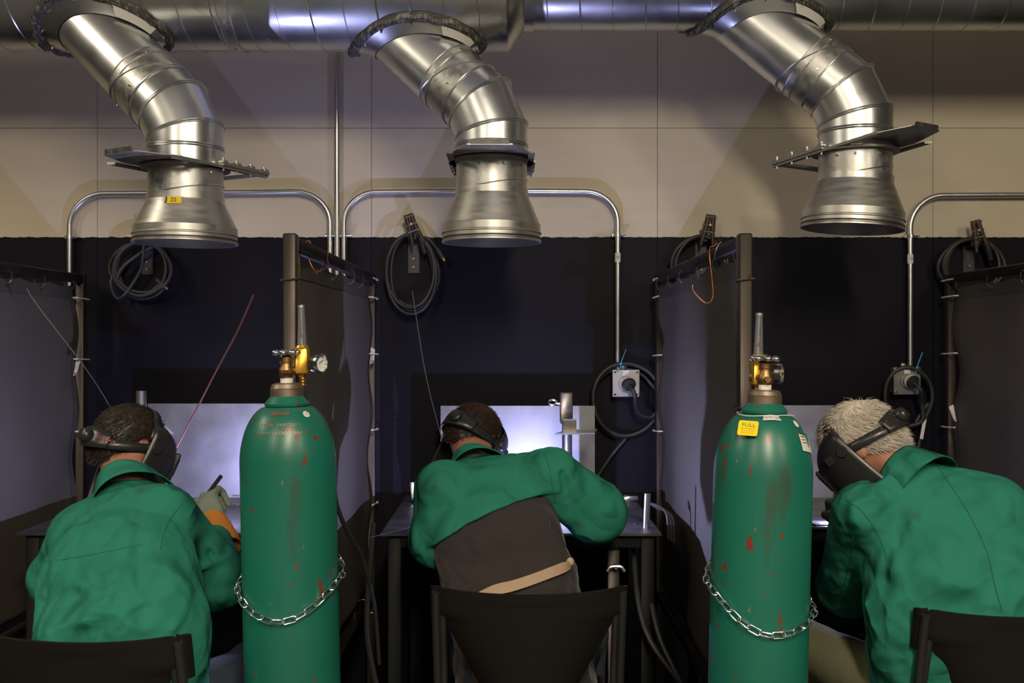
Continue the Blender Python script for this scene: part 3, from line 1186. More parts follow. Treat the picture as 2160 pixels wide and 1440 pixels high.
# ------------------------------------------------------------------ partitions
PX = [-1.84, -0.60, 0.63, 1.87]
PF, PB, PT, PBOT = 2.70, 4.25, 1.787, 0.42


def partition(i, label, ties, rip=None):
    x = PX[i]
    t = thing('welding_screen', (x, (PF + PB) / 2, 0), label, 'screen')
    w_ = 0.037
    if i != 0 or True:
        MB().beam((x, PF, 0), (x, PF, PT + 0.005), w_, w_, None, 0.004).build('post', M['frame'], t, sharp=60)
    MB().beam((x, PB, 0), (x, PB, PT), w_, w_, None, 0.004).build('post', M['frame'], t, sharp=60)
    MB().beam((x, PF + w_ / 2, PT - w_ / 2 - 0.002), (x, PB - w_ / 2, PT - w_ / 2 - 0.002), w_, w_, None, 0.004).build('top_rail', M['frame'], t, sharp=60)
    MB().beam((x, PF + w_ / 2, PBOT), (x, PB - w_ / 2, PBOT), w_, w_, None, 0.004).build('bottom_rail', M['frame'], t, sharp=60)
    # curtain sheet
    y0, y1 = PF + 0.035, PB - 0.06
    z0, z1 = PBOT + 0.05, PT - w_ - 0.014
    side = -1 if x > 0 else 1
    rnd = random.Random(i + 3)
    ph = rnd.uniform(0, 6)

    def sheet(u, v):
        yy = y0 + (y1 - y0) * u
        edge = max(0, (u - 0.93) / 0.07)
        yy += edge * 0.018 * math.sin(v * 9 + ph) * 1.0
        zz = z0 + (z1 - z0) * v
        if v > 0.97:
            zz -= 0.010 * abs(math.sin(u * PI * 6))
        off = 0.008 * math.sin(u * 5 + ph) * math.sin(v * 4 + 1) + 0.004 * math.sin(u * 17 + v * 3 + ph)
        off += edge * 0.010 * math.sin(v * 22 + ph)
        return (x + off, yy, zz)
    cu = MB().grid(sheet, 60, 60, 0.0015).build('curtain', M['curtain'], t, sharp=0)
    # hems: thicker doubled strip along the top and back edges
    MB().grid(lambda u, v: V(sheet(u, 0.955 + 0.045 * v)) + V((side * 0.0022, 0, 0)), 60, 3).build('hem', M['hem'], cu)
    MB().grid(lambda u, v: V(sheet(0.972 + 0.028 * u, v)) + V((side * 0.0022, 0, 0)), 3, 60).build('hem', M['hem'], cu)
    for k in range(6):
        u = (k + 0.15) / 5.3
        p = V(sheet(min(1, u), 0.985))
        MB().lathe([(0.004, -0.003), (0.011, -0.003), (0.011, 0.003), (0.004, 0.003), (0.004, -0.003)], p, (1, 0, 0), 16).build('grommet', M['brass'], cu)
        ring = [p + V((0, 0.0, 0)) + V((0.021 * math.cos(a), 0, 0.002 + 0.026 * (1 + math.sin(a)))) for a in [2 * PI * q / 14 for q in range(14)]]
        MB().tube(ring, 0.0013, 5, closed=True).build('wire_loop', M['mill'], t)
    # ties on the rear post
    for py in ties:
        z = CZ + (720 - py) * PB / F
        yy = PB - 0.075
        hw, hd = 0.026, 0.050
        ring = [V((x - hw, PB + 0.024, z)), V((x + hw, PB + 0.024, z)), V((x + hw + 0.002, PB - 0.02, z + 0.001)), V((x + 0.016, yy, z + 0.004)), V((x - 0.016, yy, z + 0.004)), V((x - hw - 0.002, PB - 0.02, z + 0.001))]
        mb = MB().tube(ring, 0.0032, 6, closed=True)
        mb.box(ring[3], (0.009, 0.009, 0.007))
        mb.build('cable_tie', M['tie'], t)
    for z in (1.665, 1.32):
        mb = MB()
        ring = [V((x - 0.022, PF - 0.022, z)), V((x + 0.022, PF - 0.022, z + 0.004)), V((x + 0.022, PF + 0.03, z + 0.008)), V((x - 0.022, PF + 0.03, z))]
        mb.tube(ring, 0.0028, 6, closed=True).build('wire_tie', M['rubber'], t)
    # torn corner flap near the rear edge
    if rip:
        q = V(sheet(0.99, (rip - z0) / (z1 - z0)))
        fl = MB().grid(lambda u, v: q + V((side * (0.006 + 0.018 * math.sin(u * 2.4)), -0.02 - 0.018 * u * (1 - v) + 0.03 * v, 0.07 * (v - 0.5) * (1 - 0.5 * u))), 5, 6, 0.001)
        fl.build('torn_flap', M['white'], cu)
    return t


partition(0, 'leftmost welding screen, grey curtain lit violet and cut by the photo edge', (631, 758, 908), 1.39)
partition(1, 'welding screen between left and middle booths, copper wire looped over its rail', (590, 630, 747, 905, 1060), 1.44)
partition(2, 'welding screen between the middle and right booths, seen from its left side', (590, 628, 750, 908))
partition(3, 'rightmost welding screen, dim olive curtain behind the white-haired welder', (592, 627, 746, 900), 1.20)

# copper wires over the rails
w1 = [P(640, 512, 2.95), P(652, 508, 2.95), P(656, 520, 2.93), P(652, 545, 2.93), P(662, 568, 2.93), P(677, 571, 2.93), P(692, 560, 3.0), P(690, 545, 3.1), P(693, 530, 3.12)]
tag(MB().tube(w1, 0.0018, 6, smooth=6).build('copper_wire', M['copper']), 'looped copper wire hung over the rail of the screen left of the middle booth', 'wire')
w1 = [P(630, 530, 2.78), P(632, 560, 2.78), P(631, 590, 2.78), P(632, 640, 2.78)]
tag(MB().tube(w1, 0.0018, 6, smooth=6).build('brass_wire', M['brass']), 'straight brass wire hanging beside the front post behind the left gas cylinder', 'wire')
w1 = [P(1513, 512, 2.9), P(1505, 520, 2.9), P(1498, 522, 2.9), P(1497, 545, 2.88), P(1503, 600, 2.88), P(1503, 628, 2.88), P(1493, 639, 2.88), P(1480, 632, 2.88), P(1462, 612, 2.88), P(1461, 600, 2.88)]
tag(MB().tube(w1, 0.0018, 6, smooth=6).build('copper_wire', M['copper']), 'bent copper rod hooked over the rail of the screen right of the middle booth', 'wire')
w1 = [P(1522, 510, 2.85), P(1516, 516, 2.85), P(1510, 530, 2.85), P(1507, 548, 2.86)]
tag(MB().tube(w1, 0.0018, 6, smooth=6).build('steel_wire', M['rodsteel']), 'short pale wire hook beside the bent copper rod on the rail', 'wire')
tag(MB().tube([P(1570, 600, 2.70), P(1578, 590, 2.68), P(1583, 576, 2.66)], 0.002, 6, smooth=5).build('copper_wire', M['copper']),
    'short curled wire end sticking out right of the front post', 'wire')

# ------------------------------------------------------------------ tables with back plates
TZ = 0.86


def table(x0, x1, y0, y1, label):
    t = thing('welding_table', ((x0 + x1) / 2, (y0 + y1) / 2, 0), label, 'table')
    MB().box(((x0 + x1) / 2, (y0 + y1) / 2, TZ - 0.005), (x1 - x0, y1 - y0, 0.010), None, 0.002).build('table_top', M['table'], t, smooth=False)
    mb = MB()
    a = 0.045
    for (p, q) in (((x0 + a, y0 + a), (x1 - a, y0 + a)), ((x0 + a, y1 - a), (x1 - a, y1 - a)), ((x0 + a, y0 + a), (x0 + a, y1 - a)), ((x1 - a, y0 + a), (x1 - a, y1 - a))):
        mb.beam((*p, TZ - 0.032), (*q, TZ - 0.032), 0.040, 0.040)
    mb.build('apron_frame', M['tableleg'], t, smooth=False)
    for xx in (x0 + a, x1 - a):
        for yy in (y0 + a, y1 - a):
            MB().beam((xx, yy, 0), (xx, yy, TZ - 0.012), 0.046, 0.046, None, 0.003).build('leg', M['tableleg'], t, sharp=60)
    return t


def back_plate(x0, x1, y, z1, label, mark=False):
    t = thing('steel_plate', ((x0 + x1) / 2, y, TZ), label, 'plate')
    MB().box(((x0 + x1) / 2, y, (TZ + z1) / 2), (x1 - x0, 0.004, z1 - TZ)).build('plate_sheet', M['plate'], t, smooth=False)
    if mark:
        cx = x0 + 0.125
        put_text('95', 0.050, lambda a, b: V((cx - b, y - 0.0028, z1 - 0.028 + a)), 'chalk_number', M['ink'], t)
    return t


tb_l = table(-1.66, -0.76, 3.33, 4.14, 'dark steel table in the left booth lit by the left welding arc')
tb_c = table(-0.44, 0.50, 3.32, 4.14, 'dark steel table in the middle booth behind the bent welder')
tb_r = table(0.74, 1.70, 3.44, 4.14, 'dark steel table in the right booth behind the right gas cylinder')
back_plate(-1.495, -0.87, 4.09, TZ + 0.385, 'bright steel plate standing at the back of the left booth table')
back_plate(-0.293, 0.340, 4.09, TZ + 0.376, 'steel plate with a scrawled number standing at the back of the middle table', True)
back_plate(0.962, 1.556, 4.09, TZ + 0.378, 'dim steel plate standing at the back of the right booth table')


def wing_knob(p, parent):
    mb = MB()
    mb.cyl(p, p + V((0, -0.035, 0)), 0.006, seg=10)
    mb.tube([p + V((-0.028, -0.035, -0.012)), p + V((-0.018, -0.034, 0.002)), p + V((0, -0.033, 0.004)), p + V((0.018, -0.034, 0.002)), p + V((0.028, -0.035, -0.012))], 0.006, 8, smooth=4)
    mb.build('wing_bolt', M['galv_dull'], parent)


# bracket leg with wing bolt under the middle table
t = thing('support_arm', (P(1295, 1180, 3.34).x, 3.34, 0), 'steel support arm with wing bolt under the middle table front edge', 'support')
MB().beam((P(1295, 1200, 3.31).x, 3.34, 0.0), (P(1295, 1200, 3.31).x, 3.34, 0.805), 0.042, 0.042, None, 0.003)  .build('arm_tube', M['frame'], t, sharp=60)
wing_knob(P(1297, 1192, 3.318), t)


def fixture(px, D, top_py, sleeve, label, plate=True):
    """upright positioner: round pipe, square clamp sleeve, coupon plates"""
    base = P(px, 900, D)
    x = base.x
    t = thing('pipe_stand', (x, D, TZ), label, 'stand')
    zt = CZ + (720 - top_py) * D / F
    zs0, zs1 = [CZ + (720 - s_) * D / F for s_ in sleeve]
    MB().box((x, D, TZ + 0.004), (0.10, 0.10, 0.008), None, 0.001).build('base_plate', M['mill'], t, smooth=False)
    MB().cyl((x, D, TZ + 0.008), (x, D, zt), 0.0195, seg=28).build('upright_pipe', M['rodsteel'], t)
    return t, x, D, zs0, zs1


t, x, D, z0, z1 = fixture(1196, 3.80, 885, (827, 893), 'pipe stand with square tube and small flat plates at the right of the middle table')
for (dx, dy, wx, wy) in ((-0.022, 0, 0.004, 0.048), (0.022, 0, 0.004, 0.048), (0, -0.022, 0.048, 0.004), (0, 0.022, 0.048, 0.004)):
    pass
MB().box((x - 0.003, D, (z0 + z1) / 2), (0.048, 0.048, abs(z0 - z1)), None, 0.004).build('square_sleeve', M['mill'], t, sharp=60)
pl = P(1216, 912, D - 0.03)
MB().prism([(-0.085, -0.055), (0.065, -0.07), (0.085, 0.055), (-0.03, 0.055)], pl, (1, 0.1, 0.02), (0, 1, 0.02), 0.006).build('coupon_plate', M['rodsteel'], t, smooth=False)
MB().box(P(1202, 898, D - 0.045), (0.050, 0.006, 0.052)).build('coupon_plate', M['mill'], t, smooth=False)
lug = P(1168, 848, D)
mb = MB()
mb.tube([lug + V((0.014 * math.cos(a) - 0.004, 0.0, 0.010 * math.sin(a))) for a in [2 * PI * k / 16 for k in range(16)]], 0.0045, 8, closed=True)
mb.cyl(lug + V((0.01, 0, -0.004)), lug + V((0.04, 0, -0.008)), 0.006, seg=10)
mb.build('cable_lug', M['chrome'], t)
t, x, D, z0, z1 = fixture(298, 3.80, 824, (868, 905), 'pipe stand with chrome lug behind the head of the left welder')
MB().box((x, D, (z0 + z1) / 2), (0.050, 0.048, abs(z0 - z1)), None, 0.004).build('square_sleeve', M['mill'], t, sharp=60)
MB().prism([(0, 0), (0.03, 0.0), (0.11, -0.085), (0, -0.085)], V((x + 0.02, D - 0.02, z0 + 0.0)), (1, 0.2, 0), (0, 0, 1), 0.006).build('gusset_plate', M['mill'], t, smooth=False)
lug = P(266, 888, D)
mb = MB()
mb.tube([lug + V((0.016 * math.cos(a), 0.004, 0.010 * math.sin(a))) for a in [2 * PI * k / 16 for k in range(16)]], 0.0045, 8, closed=True)
mb.cyl(lug + V((0.012, 0, -0.003)), lug + V((0.05, 0, -0.006)), 0.006, seg=10)
mb.build('cable_lug', M['chrome'], t)

# loose pieces on the middle table
p = P(1363, 1110, 3.42)
t = MB().lathe([(0.0085, 0), (0.0105, 0.0), (0.0105, 0.118), (0.0085, 0.118), (0.0085, 0)], (p.x, 3.42, TZ), (0.04, 0, 1), 20).build('short_pipe', M['rodsteel'])
tag(t, 'short bright pipe standing upright at the right front of the middle table', 'pipe')
p = P(1328, 1060, 4.00)
tag(MB().box((p.x, 3.98, TZ + 0.0135), (0.060, 0.045, 0.027), None, 0.003).build('steel_block', M['chrome'], sharp=60), 'shiny steel block lying at the back right of the middle table', 'block')
tag(MB().cyl(P(1339, 1104, 3.50) * 1 + V((0, 0, 0)), P(1348, 1117, 3.42), 0.0025, seg=8).build('rod_stub', M['rodsteel']), 'short filler rod stub beside the upright pipe on the middle table', 'rod')
p = P(871, 1050, 3.95)
tag(MB().box((p.x, 3.95, TZ + 0.042), (0.020, 0.012, 0.084), Matrix.Rotation(R(-6), 3, 'Y'), 0.003).build('steel_bar', M['rodsteel'], sharp=60), 'small steel bar standing at the left back of the middle table', 'bar')
mb = MB()
for k in range(3):
    a = P(1372 + 6 * k, 1062 + 4 * k, 3.55)
    mb.tube([a, a + V((0.03, -0.02, -0.008)), a + V((0.055, -0.03, -0.035)), a + V((0.06, -0.03, -0.12))], 0.006, 8, smooth=4)
tag(mb.build('torch_leads', M['rubber']), 'bundle of black leads hanging over the right edge of the middle table', 'cable')
# stub pile on the left table
for k, (a, b) in enumerate((((478, 1047), (508, 1052)), ((482, 1056), (511, 1050)), ((490, 1060), (512, 1057)), ((468, 1043), (500, 1056)))):
    q0 = P(a[0], a[1], 3.85)
    q1 = P(b[0], b[1], 3.80)
    q0.z = TZ + 0.003 + 0.004 * k
    q1.z = TZ + 0.003 + 0.004 * k
    q0.x, q1.x = (a[0] - 1080) * 3.85 / F, (b[0] - 1080) * 3.80 / F
    tag(MB().cyl(q0, q1, 0.0018, seg=7).build('rod_stub', M['rodsteel']), ('lowest', 'second lowest', 'second highest', 'topmost')[k] + ' bright filler rod stub in the small heap on the left table', 'rod', 'rod stubs heaped on the left table')

# ------------------------------------------------------------------ filler rods
tag(MB().tube([P(535, 622, 3.30), P(500, 700, 3.34), P(456, 782, 3.38), P(415, 862, 3.42), P(369, 950, 3.46)], 0.0030, 8, smooth=5).build('filler_rod', M['rust']),
    'rusty brown filler rod slanting up from the mask of the left welder', 'rod')
tag(MB().tube([P(870, 614, 3.40), P(878, 668, 3.42), P(900, 800, 3.46), P(937, 945, 3.50)], 0.0016, 6, smooth=5).build('filler_rod', M['rodsteel']),
    'thin pale filler rod slanting up left of the middle welder head', 'rod')
tag(MB().tube([P(56, 608, 3.30), P(82, 648, 3.33), P(190, 790, 3.44), P(254, 895, 3.52)], 0.0016, 6, smooth=5).build('filler_rod', M['rodsteel']),
    'thin filler rod crossing in front of the leftmost welding screen', 'rod')
tag(MB().tube([P(782, 1133, 3.16), P(885, 1107, 3.30)], 0.0018, 6).build('filler_rod', M['rodsteel']),
    'thin bright filler rod poking out left of the middle welder elbow', 'rod')


# ------------------------------------------------------------------ gas cylinders
def gas_cylinder(x, y, tilt, label, full, hw, blk, gauge_dir, tube_top):
    rt = Matrix.Rotation(R(tilt), 3, 'Y')
    base = V((x, y, 0.0))
    t = thing('gas_cylinder', base, label, 'gas cylinder')
    Rr = 0.1172
    ztop, zs = 1.352, 1.205
    ax = rt @ V((0, 0, 1))
    X = rt @ V((1, 0, 0))
    Y = V((0, 1, 0))
    if full:
        ztop, zs = 1.338, 1.180

    def at(dx, dy, z):
        return base + X * dx + Y * dy + ax * z
    prof = [(0.0, 0.004), (Rr - 0.010, 0.0), (Rr, 0.012)]
    for k in range(12):
        prof.append((Rr, 0.012 + (zs - 0.012) * (k + 1) / 12))

    def dome(u):   # 0..1
        r = Rr + (0.050 - Rr) * (1 - math.cos(u * PI / 2)) ** 0.85
        return r, zs + (ztop - 0.012 - zs) * math.sin(u * PI / 2) ** 0.92
    for k in range(1, 15):
        prof.append(dome(k / 14))
    prof += [(0.054, ztop - 0.010), (0.055, ztop - 0.004), (0.050, ztop + 0.002), (0.040, ztop + 0.014), (0.040, ztop + 0.016), (0.0, ztop + 0.016)]
    body = MB().lathe(prof, base, ax, 64, up=(0, 1, 0)).build('cylinder_body', M['cylpaint'], t, sharp=35)
    zn = ztop + 0.012
    MB().lathe([(0.038, zn), (0.0405, zn + 0.001), (0.0405, zn + 0.018), (0.0395, zn + 0.019), (0.0405, zn + 0.021), (0.0395, zn + 0.023), (0.036, zn + 0.031), (0.026, zn + 0.034), (0.0, zn + 0.034)], base, ax, 40).build('neck_ring', M['neckring'], t)
    z1 = zn + 0.034
    MB().lathe([(0.0155, z1 - 0.002), (0.0155, z1 + 0.012), (0.0145, z1 + 0.014)], base, ax, 24).build('thread_tape', M['white'], t)
    z2 = z1 + 0.012
    vb = MB().lathe([(0.0, z2), (0.016, z2), (0.019, z2 + 0.006), (0.019, z2 + 0.022), (0.015, z2 + 0.027), (0.015, z2 + 0.038), (0.017, z2 + 0.039), (0.017, z2 + 0.052), (0.010, z2 + 0.056), (0.010, z2 + 0.064)], base, ax, 24)
    vb.cyl(at(0.012 if not full else 0.0, -0.012, z2 + 0.013), at(0.010 * hw, -0.030, z2 + 0.013), 0.0085, 0.008, 6)
    vb.cyl(at(0, 0, z2 + 0.015), at(0.030 * blk, 0.02, z2 + 0.018), 0.0115, seg=12)
    vb.build('valve_body', M['oldbrass'], t)
    zh = z2 + 0.062
    mb = MB()
    hr = 0.033
    n = 48
    ring0 = []
    for i in range(n):
        a = 2 * PI * i / n
        rr = hr * (1 + 0.10 * abs(math.cos(a * 3.5)) ** 0.5)
        ring0.append((rr * math.cos(a), rr * math.sin(a)))
    mb.prism(ring0, at(0, 0, zh - 0.005), X, Y, 0.012)
    mb2 = MB()
    for i in range(7):
        a = 2 * PI * i / 7 + 0.2
        mb2.ball(at(0.027 * math.cos(a), 0.027 * math.sin(a), zh + 0.001), 0.0105, 12, (1, 1, 0.75))
    mb2.lathe([(0.0, zh + 0.006), (0.020, zh + 0.006), (0.024, zh + 0.002), (0.024, zh - 0.004), (0.0, zh - 0.005)], base, ax, 24)
    mb2.cyl(at(0, 0, zh), at(0, 0, zh + 0.012), 0.006, seg=10)
    mb2.build('handwheel', M['chrome'], t)
    # regulator: gold block, flow tube, gauge
    bx = at(blk_off(full), 0.020, 0)
    zb0, zb1 = (z2 + 0.008, z2 + 0.074) if not full else (z2 - 0.002, z2 + 0.066)
    c_ = bx + ax * ((zb0 + zb1) / 2)
    reg = MB().box(c_, (0.034, 0.036, zb1 - zb0), rt, 0.004)
    reg.cyl(bx + ax * zb1, bx + ax * (zb1 + 0.006), 0.017, 0.014, 16)
    reg.build('regulator_block', M['gold'], t, sharp=50)
    rg = t.children[-1]
    tt = tube_top
    ft = MB().lathe([(0.0115, 0), (0.0125, 0.004), (0.0115, 0.010), (0.0085, tt - 0.006), (0.0088, tt), (0.0070, tt), (0.0070, 0)], bx + ax * (zb1 + 0.003), ax, 24).build('flow_tube', M['glass'], t)
    MB().lathe([(0.0, tt - 0.002), (0.0092, tt - 0.002), (0.0095, tt + 0.004), (0.0, tt + 0.006)], bx + ax * (zb1 + 0.003), ax, 20).build('tube_cap', M['galv_dull'], ft)
    MB().cyl(bx + ax * (zb1 + 0.006), bx + ax * (zb1 + tt), 0.0018, seg=10).build('inner_tube', M['white'], ft)
    MB().ball(bx + ax * (zb1 + tt * 0.30), 0.0045, 10).build('float_ball', M['redink'], ft)
    # scale marks
    mk = MB()
    for k in range(9):
        mk.box(bx + Y * -0.0112 + ax * (zb1 + 0.02 + k * (tt - 0.04) / 9), (0.005, 0.0006, 0.0010), rt)
    mk.build('scale_marks', M['ink'], ft, smooth=False)
    gd = V(gauge_dir).normalized()
    g0 = c_ + X * 0.014 + ax * -0.006
    MB().cyl(g0, g0 + gd * 0.022, 0.007, seg=12).build('gauge_stem', M['brass'], t)
    g1 = g0 + gd * 0.018
    gb = MB().lathe([(0.0, 0), (0.021, 0.0), (0.0225, 0.003), (0.0225, 0.018), (0.0, 0.018)], g1, gd, 32).build('gauge_body', M['plastic'], t)
    MB().lathe([(0.0226, 0.016), (0.0245, 0.018), (0.0245, 0.025), (0.0205, 0.027), (0.0205, 0.021)], g1, gd, 32).build('gauge_bezel', M['chrome'], gb)
    MB().lathe([(0.0205, 0.0205), (0.0, 0.0205)], g1, gd, 32).build('gauge_dial', M['dial'], gb)
    gx_, gy_, gz_ = frame(gd)
    mb = MB().beam(g1 + gd * 0.0215 - gx_ * 0.004, g1 + gd * 0.0215 + gx_ * 0.010 + gy_ * 0.008, 0.001, 0.001)
    for k in range(10):
        a = -0.6 + k * 0.48
        r0 = gx_ * math.cos(a) + gy_ * math.sin(a)
        mb.beam(g1 + gd * 0.0213 + r0 * 0.0145, g1 + gd * 0.0213 + r0 * 0.018, 0.001, 0.0008)
    mb.build('gauge_marks', M['ink'], gb, smooth=False)
    if full:
        MB().box(g1 + gd * 0.009 + ax * 0.0225, (0.016, 0.012, 0.002), rt).build('orange_sticker', M['orangeink'], gb)
    # hose barb and hose
    hb = bx + ax * zb0
    mb = MB().lathe([(0.007, 0), (0.009, -0.004), (0.006, -0.007), (0.0085, -0.012), (0.006, -0.015), (0.0085, -0.020), (0.006, -0.023), (0.0085, -0.028), (0.006, -0.032)], hb, ax, 16)
    mb.build('hose_barb', M['brass'], t)
    if not full:
        hp = [hb + ax * -0.028, hb + V((0.002, 0.01, -0.06)), hb + V((0.02, 0.09, -0.14)), hb + V((0.03, 0.14, -0.30)), P(700, 1010, 2.62), P(712, 1070, 2.66), P(735, 1125, 2.75), P(765, 1180, 2.85), P(790, 1280, 2.95), P(800, 1400, 3.0)]
    else:
        hp = [hb + ax * -0.028, hb + V((0.0, 0.03, -0.06)), hb + V((0.0, 0.12, -0.16)), hb + V((0.0, 0.14, -0.5)), hb + V((0.05, 0.2, -1.0)), V((hb.x + 0.1, hb.y + 0.4, 0.03))]
    MB().tube(hp, 0.0065, 8, smooth=6).build('gas_hose', M['rubber'], t)

    def wrap(an, z, o=0.0008):
        if z > zs:
            # radius on the dome
            lo, hi = 0.0, 1.0
            for _ in range(24):
                mid = (lo + hi) / 2
                if dome(mid)[1] < z:
                    lo = mid
                else:
                    hi = mid
            r = dome(lo)[0]
        else:
            r = Rr
        r += o
        return at(r * math.sin(an), -r * math.cos(an), z + o * (0.7 if z > zs else 0))

    def disc(an0, z0, r, o, m_, name, par):
        def fn(u, v):
            a = 2 * PI * u
            rr = r * v
            zc = z0 + rr * math.sin(a) * 0.75
            return wrap(an0 + rr * math.cos(a) / 0.09, zc, o)
        return MB().grid(fn, 24, 3).build(name, m_, par)
    if not full:
        ds = disc(0.80, 1.322, 0.0095, 0.0018, M['white'], 'round_sticker', body)
        for dz in (0.002, -0.002):
            MB().grid(lambda u, v: wrap(0.80 + (-0.05 + 0.10 * u), 1.322 + dz + 0.0006 * v, 0.0032), 4, 1).build('sticker_print', M['ink'], ds)
        put_text('TT 5A  74A72015', 0.0125, lambda a, b: wrap(a / 0.085 + 0.02, 1.300 + b * 0.8, 0.0012), 'stamped_text', M['neckring'], body)
        put_text('TC-3AAM155/DOT-3AA2265', 0.0125, lambda a, b: wrap(a / 0.098 + 0.05, 1.281 + b * 0.8, 0.0012), 'stamped_text', M['neckring'], body)
        MB().grid(lambda u, v: wrap(-0.30 + 0.60 * u, 1.3225 + 0.009 * v, 0.0009), 10, 3).build('worn_patch', M['neckring'], body)
    else:
        # string with FULL tag, white bar label, round sticker, corner label
        n = 40
        ringp = [wrap(2 * PI * k / n, ztop - 0.016 + 0.002 * math.sin(k * 0.5), 0.004) for k in range(n)]
        tg = MB().tube(ringp, 0.0012, 5, closed=True).build('tag_string', M['white'], t)
        o_ = at(-0.058, -0.082, 1.296)
        ux = (X * 0.92 - ax * 0.02 - Y * 0.36).normalized()
        uy = (ax * 0.78 + Y * 0.58 + X * 0.26).normalized()
        nn = ux.cross(uy).normalized()
        uy = nn.cross(ux).normalized()
        pol = []
        for (cx_, cy_, a0) in ((0.018, 0.016, 0), (-0.018, 0.016, 90), (-0.018, -0.016, 180), (0.018, -0.016, 270)):
            for k in range(5):
                a = R(a0 + 22.5 * k)
                pol.append((cx_ + 0.005 * math.cos(a), cy_ + 0.005 * math.sin(a)))
        yt = MB().prism(pol, o_, ux, uy, 0.001).build('full_tag', M['yellow'], t, smooth=False)
        yt['label'] = 'yellow tag reading FULL'
        put_text('FULL', 0.015, lambda a, b: o_ + ux * (a + 0.001) + uy * (b + 0.008) + nn * 0.0016, 'tag_text', M['greenink'], yt)
        for k in range(3):
            MB().box(o_ + uy * (-0.002 - 0.006 * k) + nn * 0.0013, (0.030, 0.0006, 0.0012), Matrix((ux, uy, nn)).transposed()).build('tag_line', M['orangeink'] if k else M['greenink'], yt)
        wb = MB().grid(lambda u, v: wrap(-0.28 + 0.56 * u + 0.0, ztop - 0.025 + 0.011 * v + 0.0015 * math.sin(u * 3), 0.0030), 10, 2).build('paper_label', M['white'], body)
        put_text('DLO177  QAR1', 0.008, lambda a, b: wrap(a / 0.075, ztop - 0.0195 + b * 0.7, 0.0042), 'label_print', M['mill'], wb)
        disc(0.84, ztop - 0.032, 0.0100, 0.0020, M['white'], 'round_sticker', body)
        lb = MB().grid(lambda u, v: wrap(0.70 + 0.48 * u, 1.246 + 0.038 * v - 0.010 * u, 0.0022), 10, 4).build('paper_label', M['white'], body)
        MB().grid(lambda u, v: wrap(0.98 + 0.20 * u * v, 1.248 + 0.034 * v, 0.0034), 6, 4).build('label_corner', M['greenink'], lb)
        for k in range(3):
            MB().grid(lambda u, v: wrap(0.74 + 0.18 * u, 1.277 - 0.007 * k + 0.0014 * v - 0.002 * u, 0.0034), 4, 1).build('label_print', M['redink'] if k == 1 else M['ink'], lb)
    return t, at


def blk_off(full):
    return 0.036 if not full else -0.013


CYL_L = (-0.586 + 0.012, 2.47)
CYL_R = (0.575, 2.41)
tL, atL = gas_cylinder(-0.531, 2.47, -1.15, 'green gas cylinder with gauge on the right and plain dome, left one', False, -1, 1, (1, -0.55, 0), 0.099)
tR, atR = gas_cylinder(0.577, 2.41, 1.45, 'green gas cylinder with yellow FULL tag, right one', True, 0, -1, (1, 0.02, 0), 0.100)


def chain(at, zf, zl, zr, label):
    rr = 0.1172 + 0.0085
    n = 300
    path = []
    # wraps the front half, both ends rise and run back to the post
    for i in range(n + 1):
        a = -2.35 + 4.70 * i / n
        z = zf + (zl - zf) * max(0, math.sin(-a)) ** 2 if a < 0 else zf + (zr - zf) * max(0, math.sin(a)) ** 2
        if abs(a) > PI / 2:
            z = (zl if a < 0 else zr) + 0.05 * (abs(a) - PI / 2)
        sag = 1 + 0.02 * abs(math.sin(a))
        path.append(at(rr * sag * math.sin(a), -rr * sag * math.cos(a), z))
    L_ = [0]
    for i in range(n):
        L_.append(L_[-1] + (path[i + 1] - path[i]).length)
    pitch = 0.0275
    cnt = int(L_[-1] / pitch)
    t = thing('chain', path[n // 2], label, 'chain')
    j = 0
    proto = None
    for k in range(cnt):
        s = (k + 0.5) * pitch
        while L_[j + 1] < s:
            j += 1
        c = path[j]
        d = (path[min(j + 4, n)] - path[max(j - 4, 0)]).normalized()
        out = (c - at(0, 0, 0))
        out = V((out.x, out.y, 0)).normalized()
        up = d.cross(out).normalized()
        side = up if k % 2 == 0 else (out * 0.9 + up * 0.35).normalized()
        hl, hw_ = 0.0120, 0.0062
        pts = []
        for q in range(16):
            a = 2 * PI * q / 16
            cx = math.cos(a)
            pts.append(c + d * ((hl if cx > 0 else -hl) * 0.75 + 0.0085 * cx * 0.9) + side * (hw_ + 0.001) * math.sin(a))
        MB().tube(pts, 0.0019, 7, closed=True).build('link', M['zinc'], t)
    return t


chain(atL, 0.840, 0.905, 0.920, 'steel link chain slung round the left gas cylinder')
chain(atR, 0.826, 0.915, 0.868, 'steel link chain slung round the right gas cylinder')


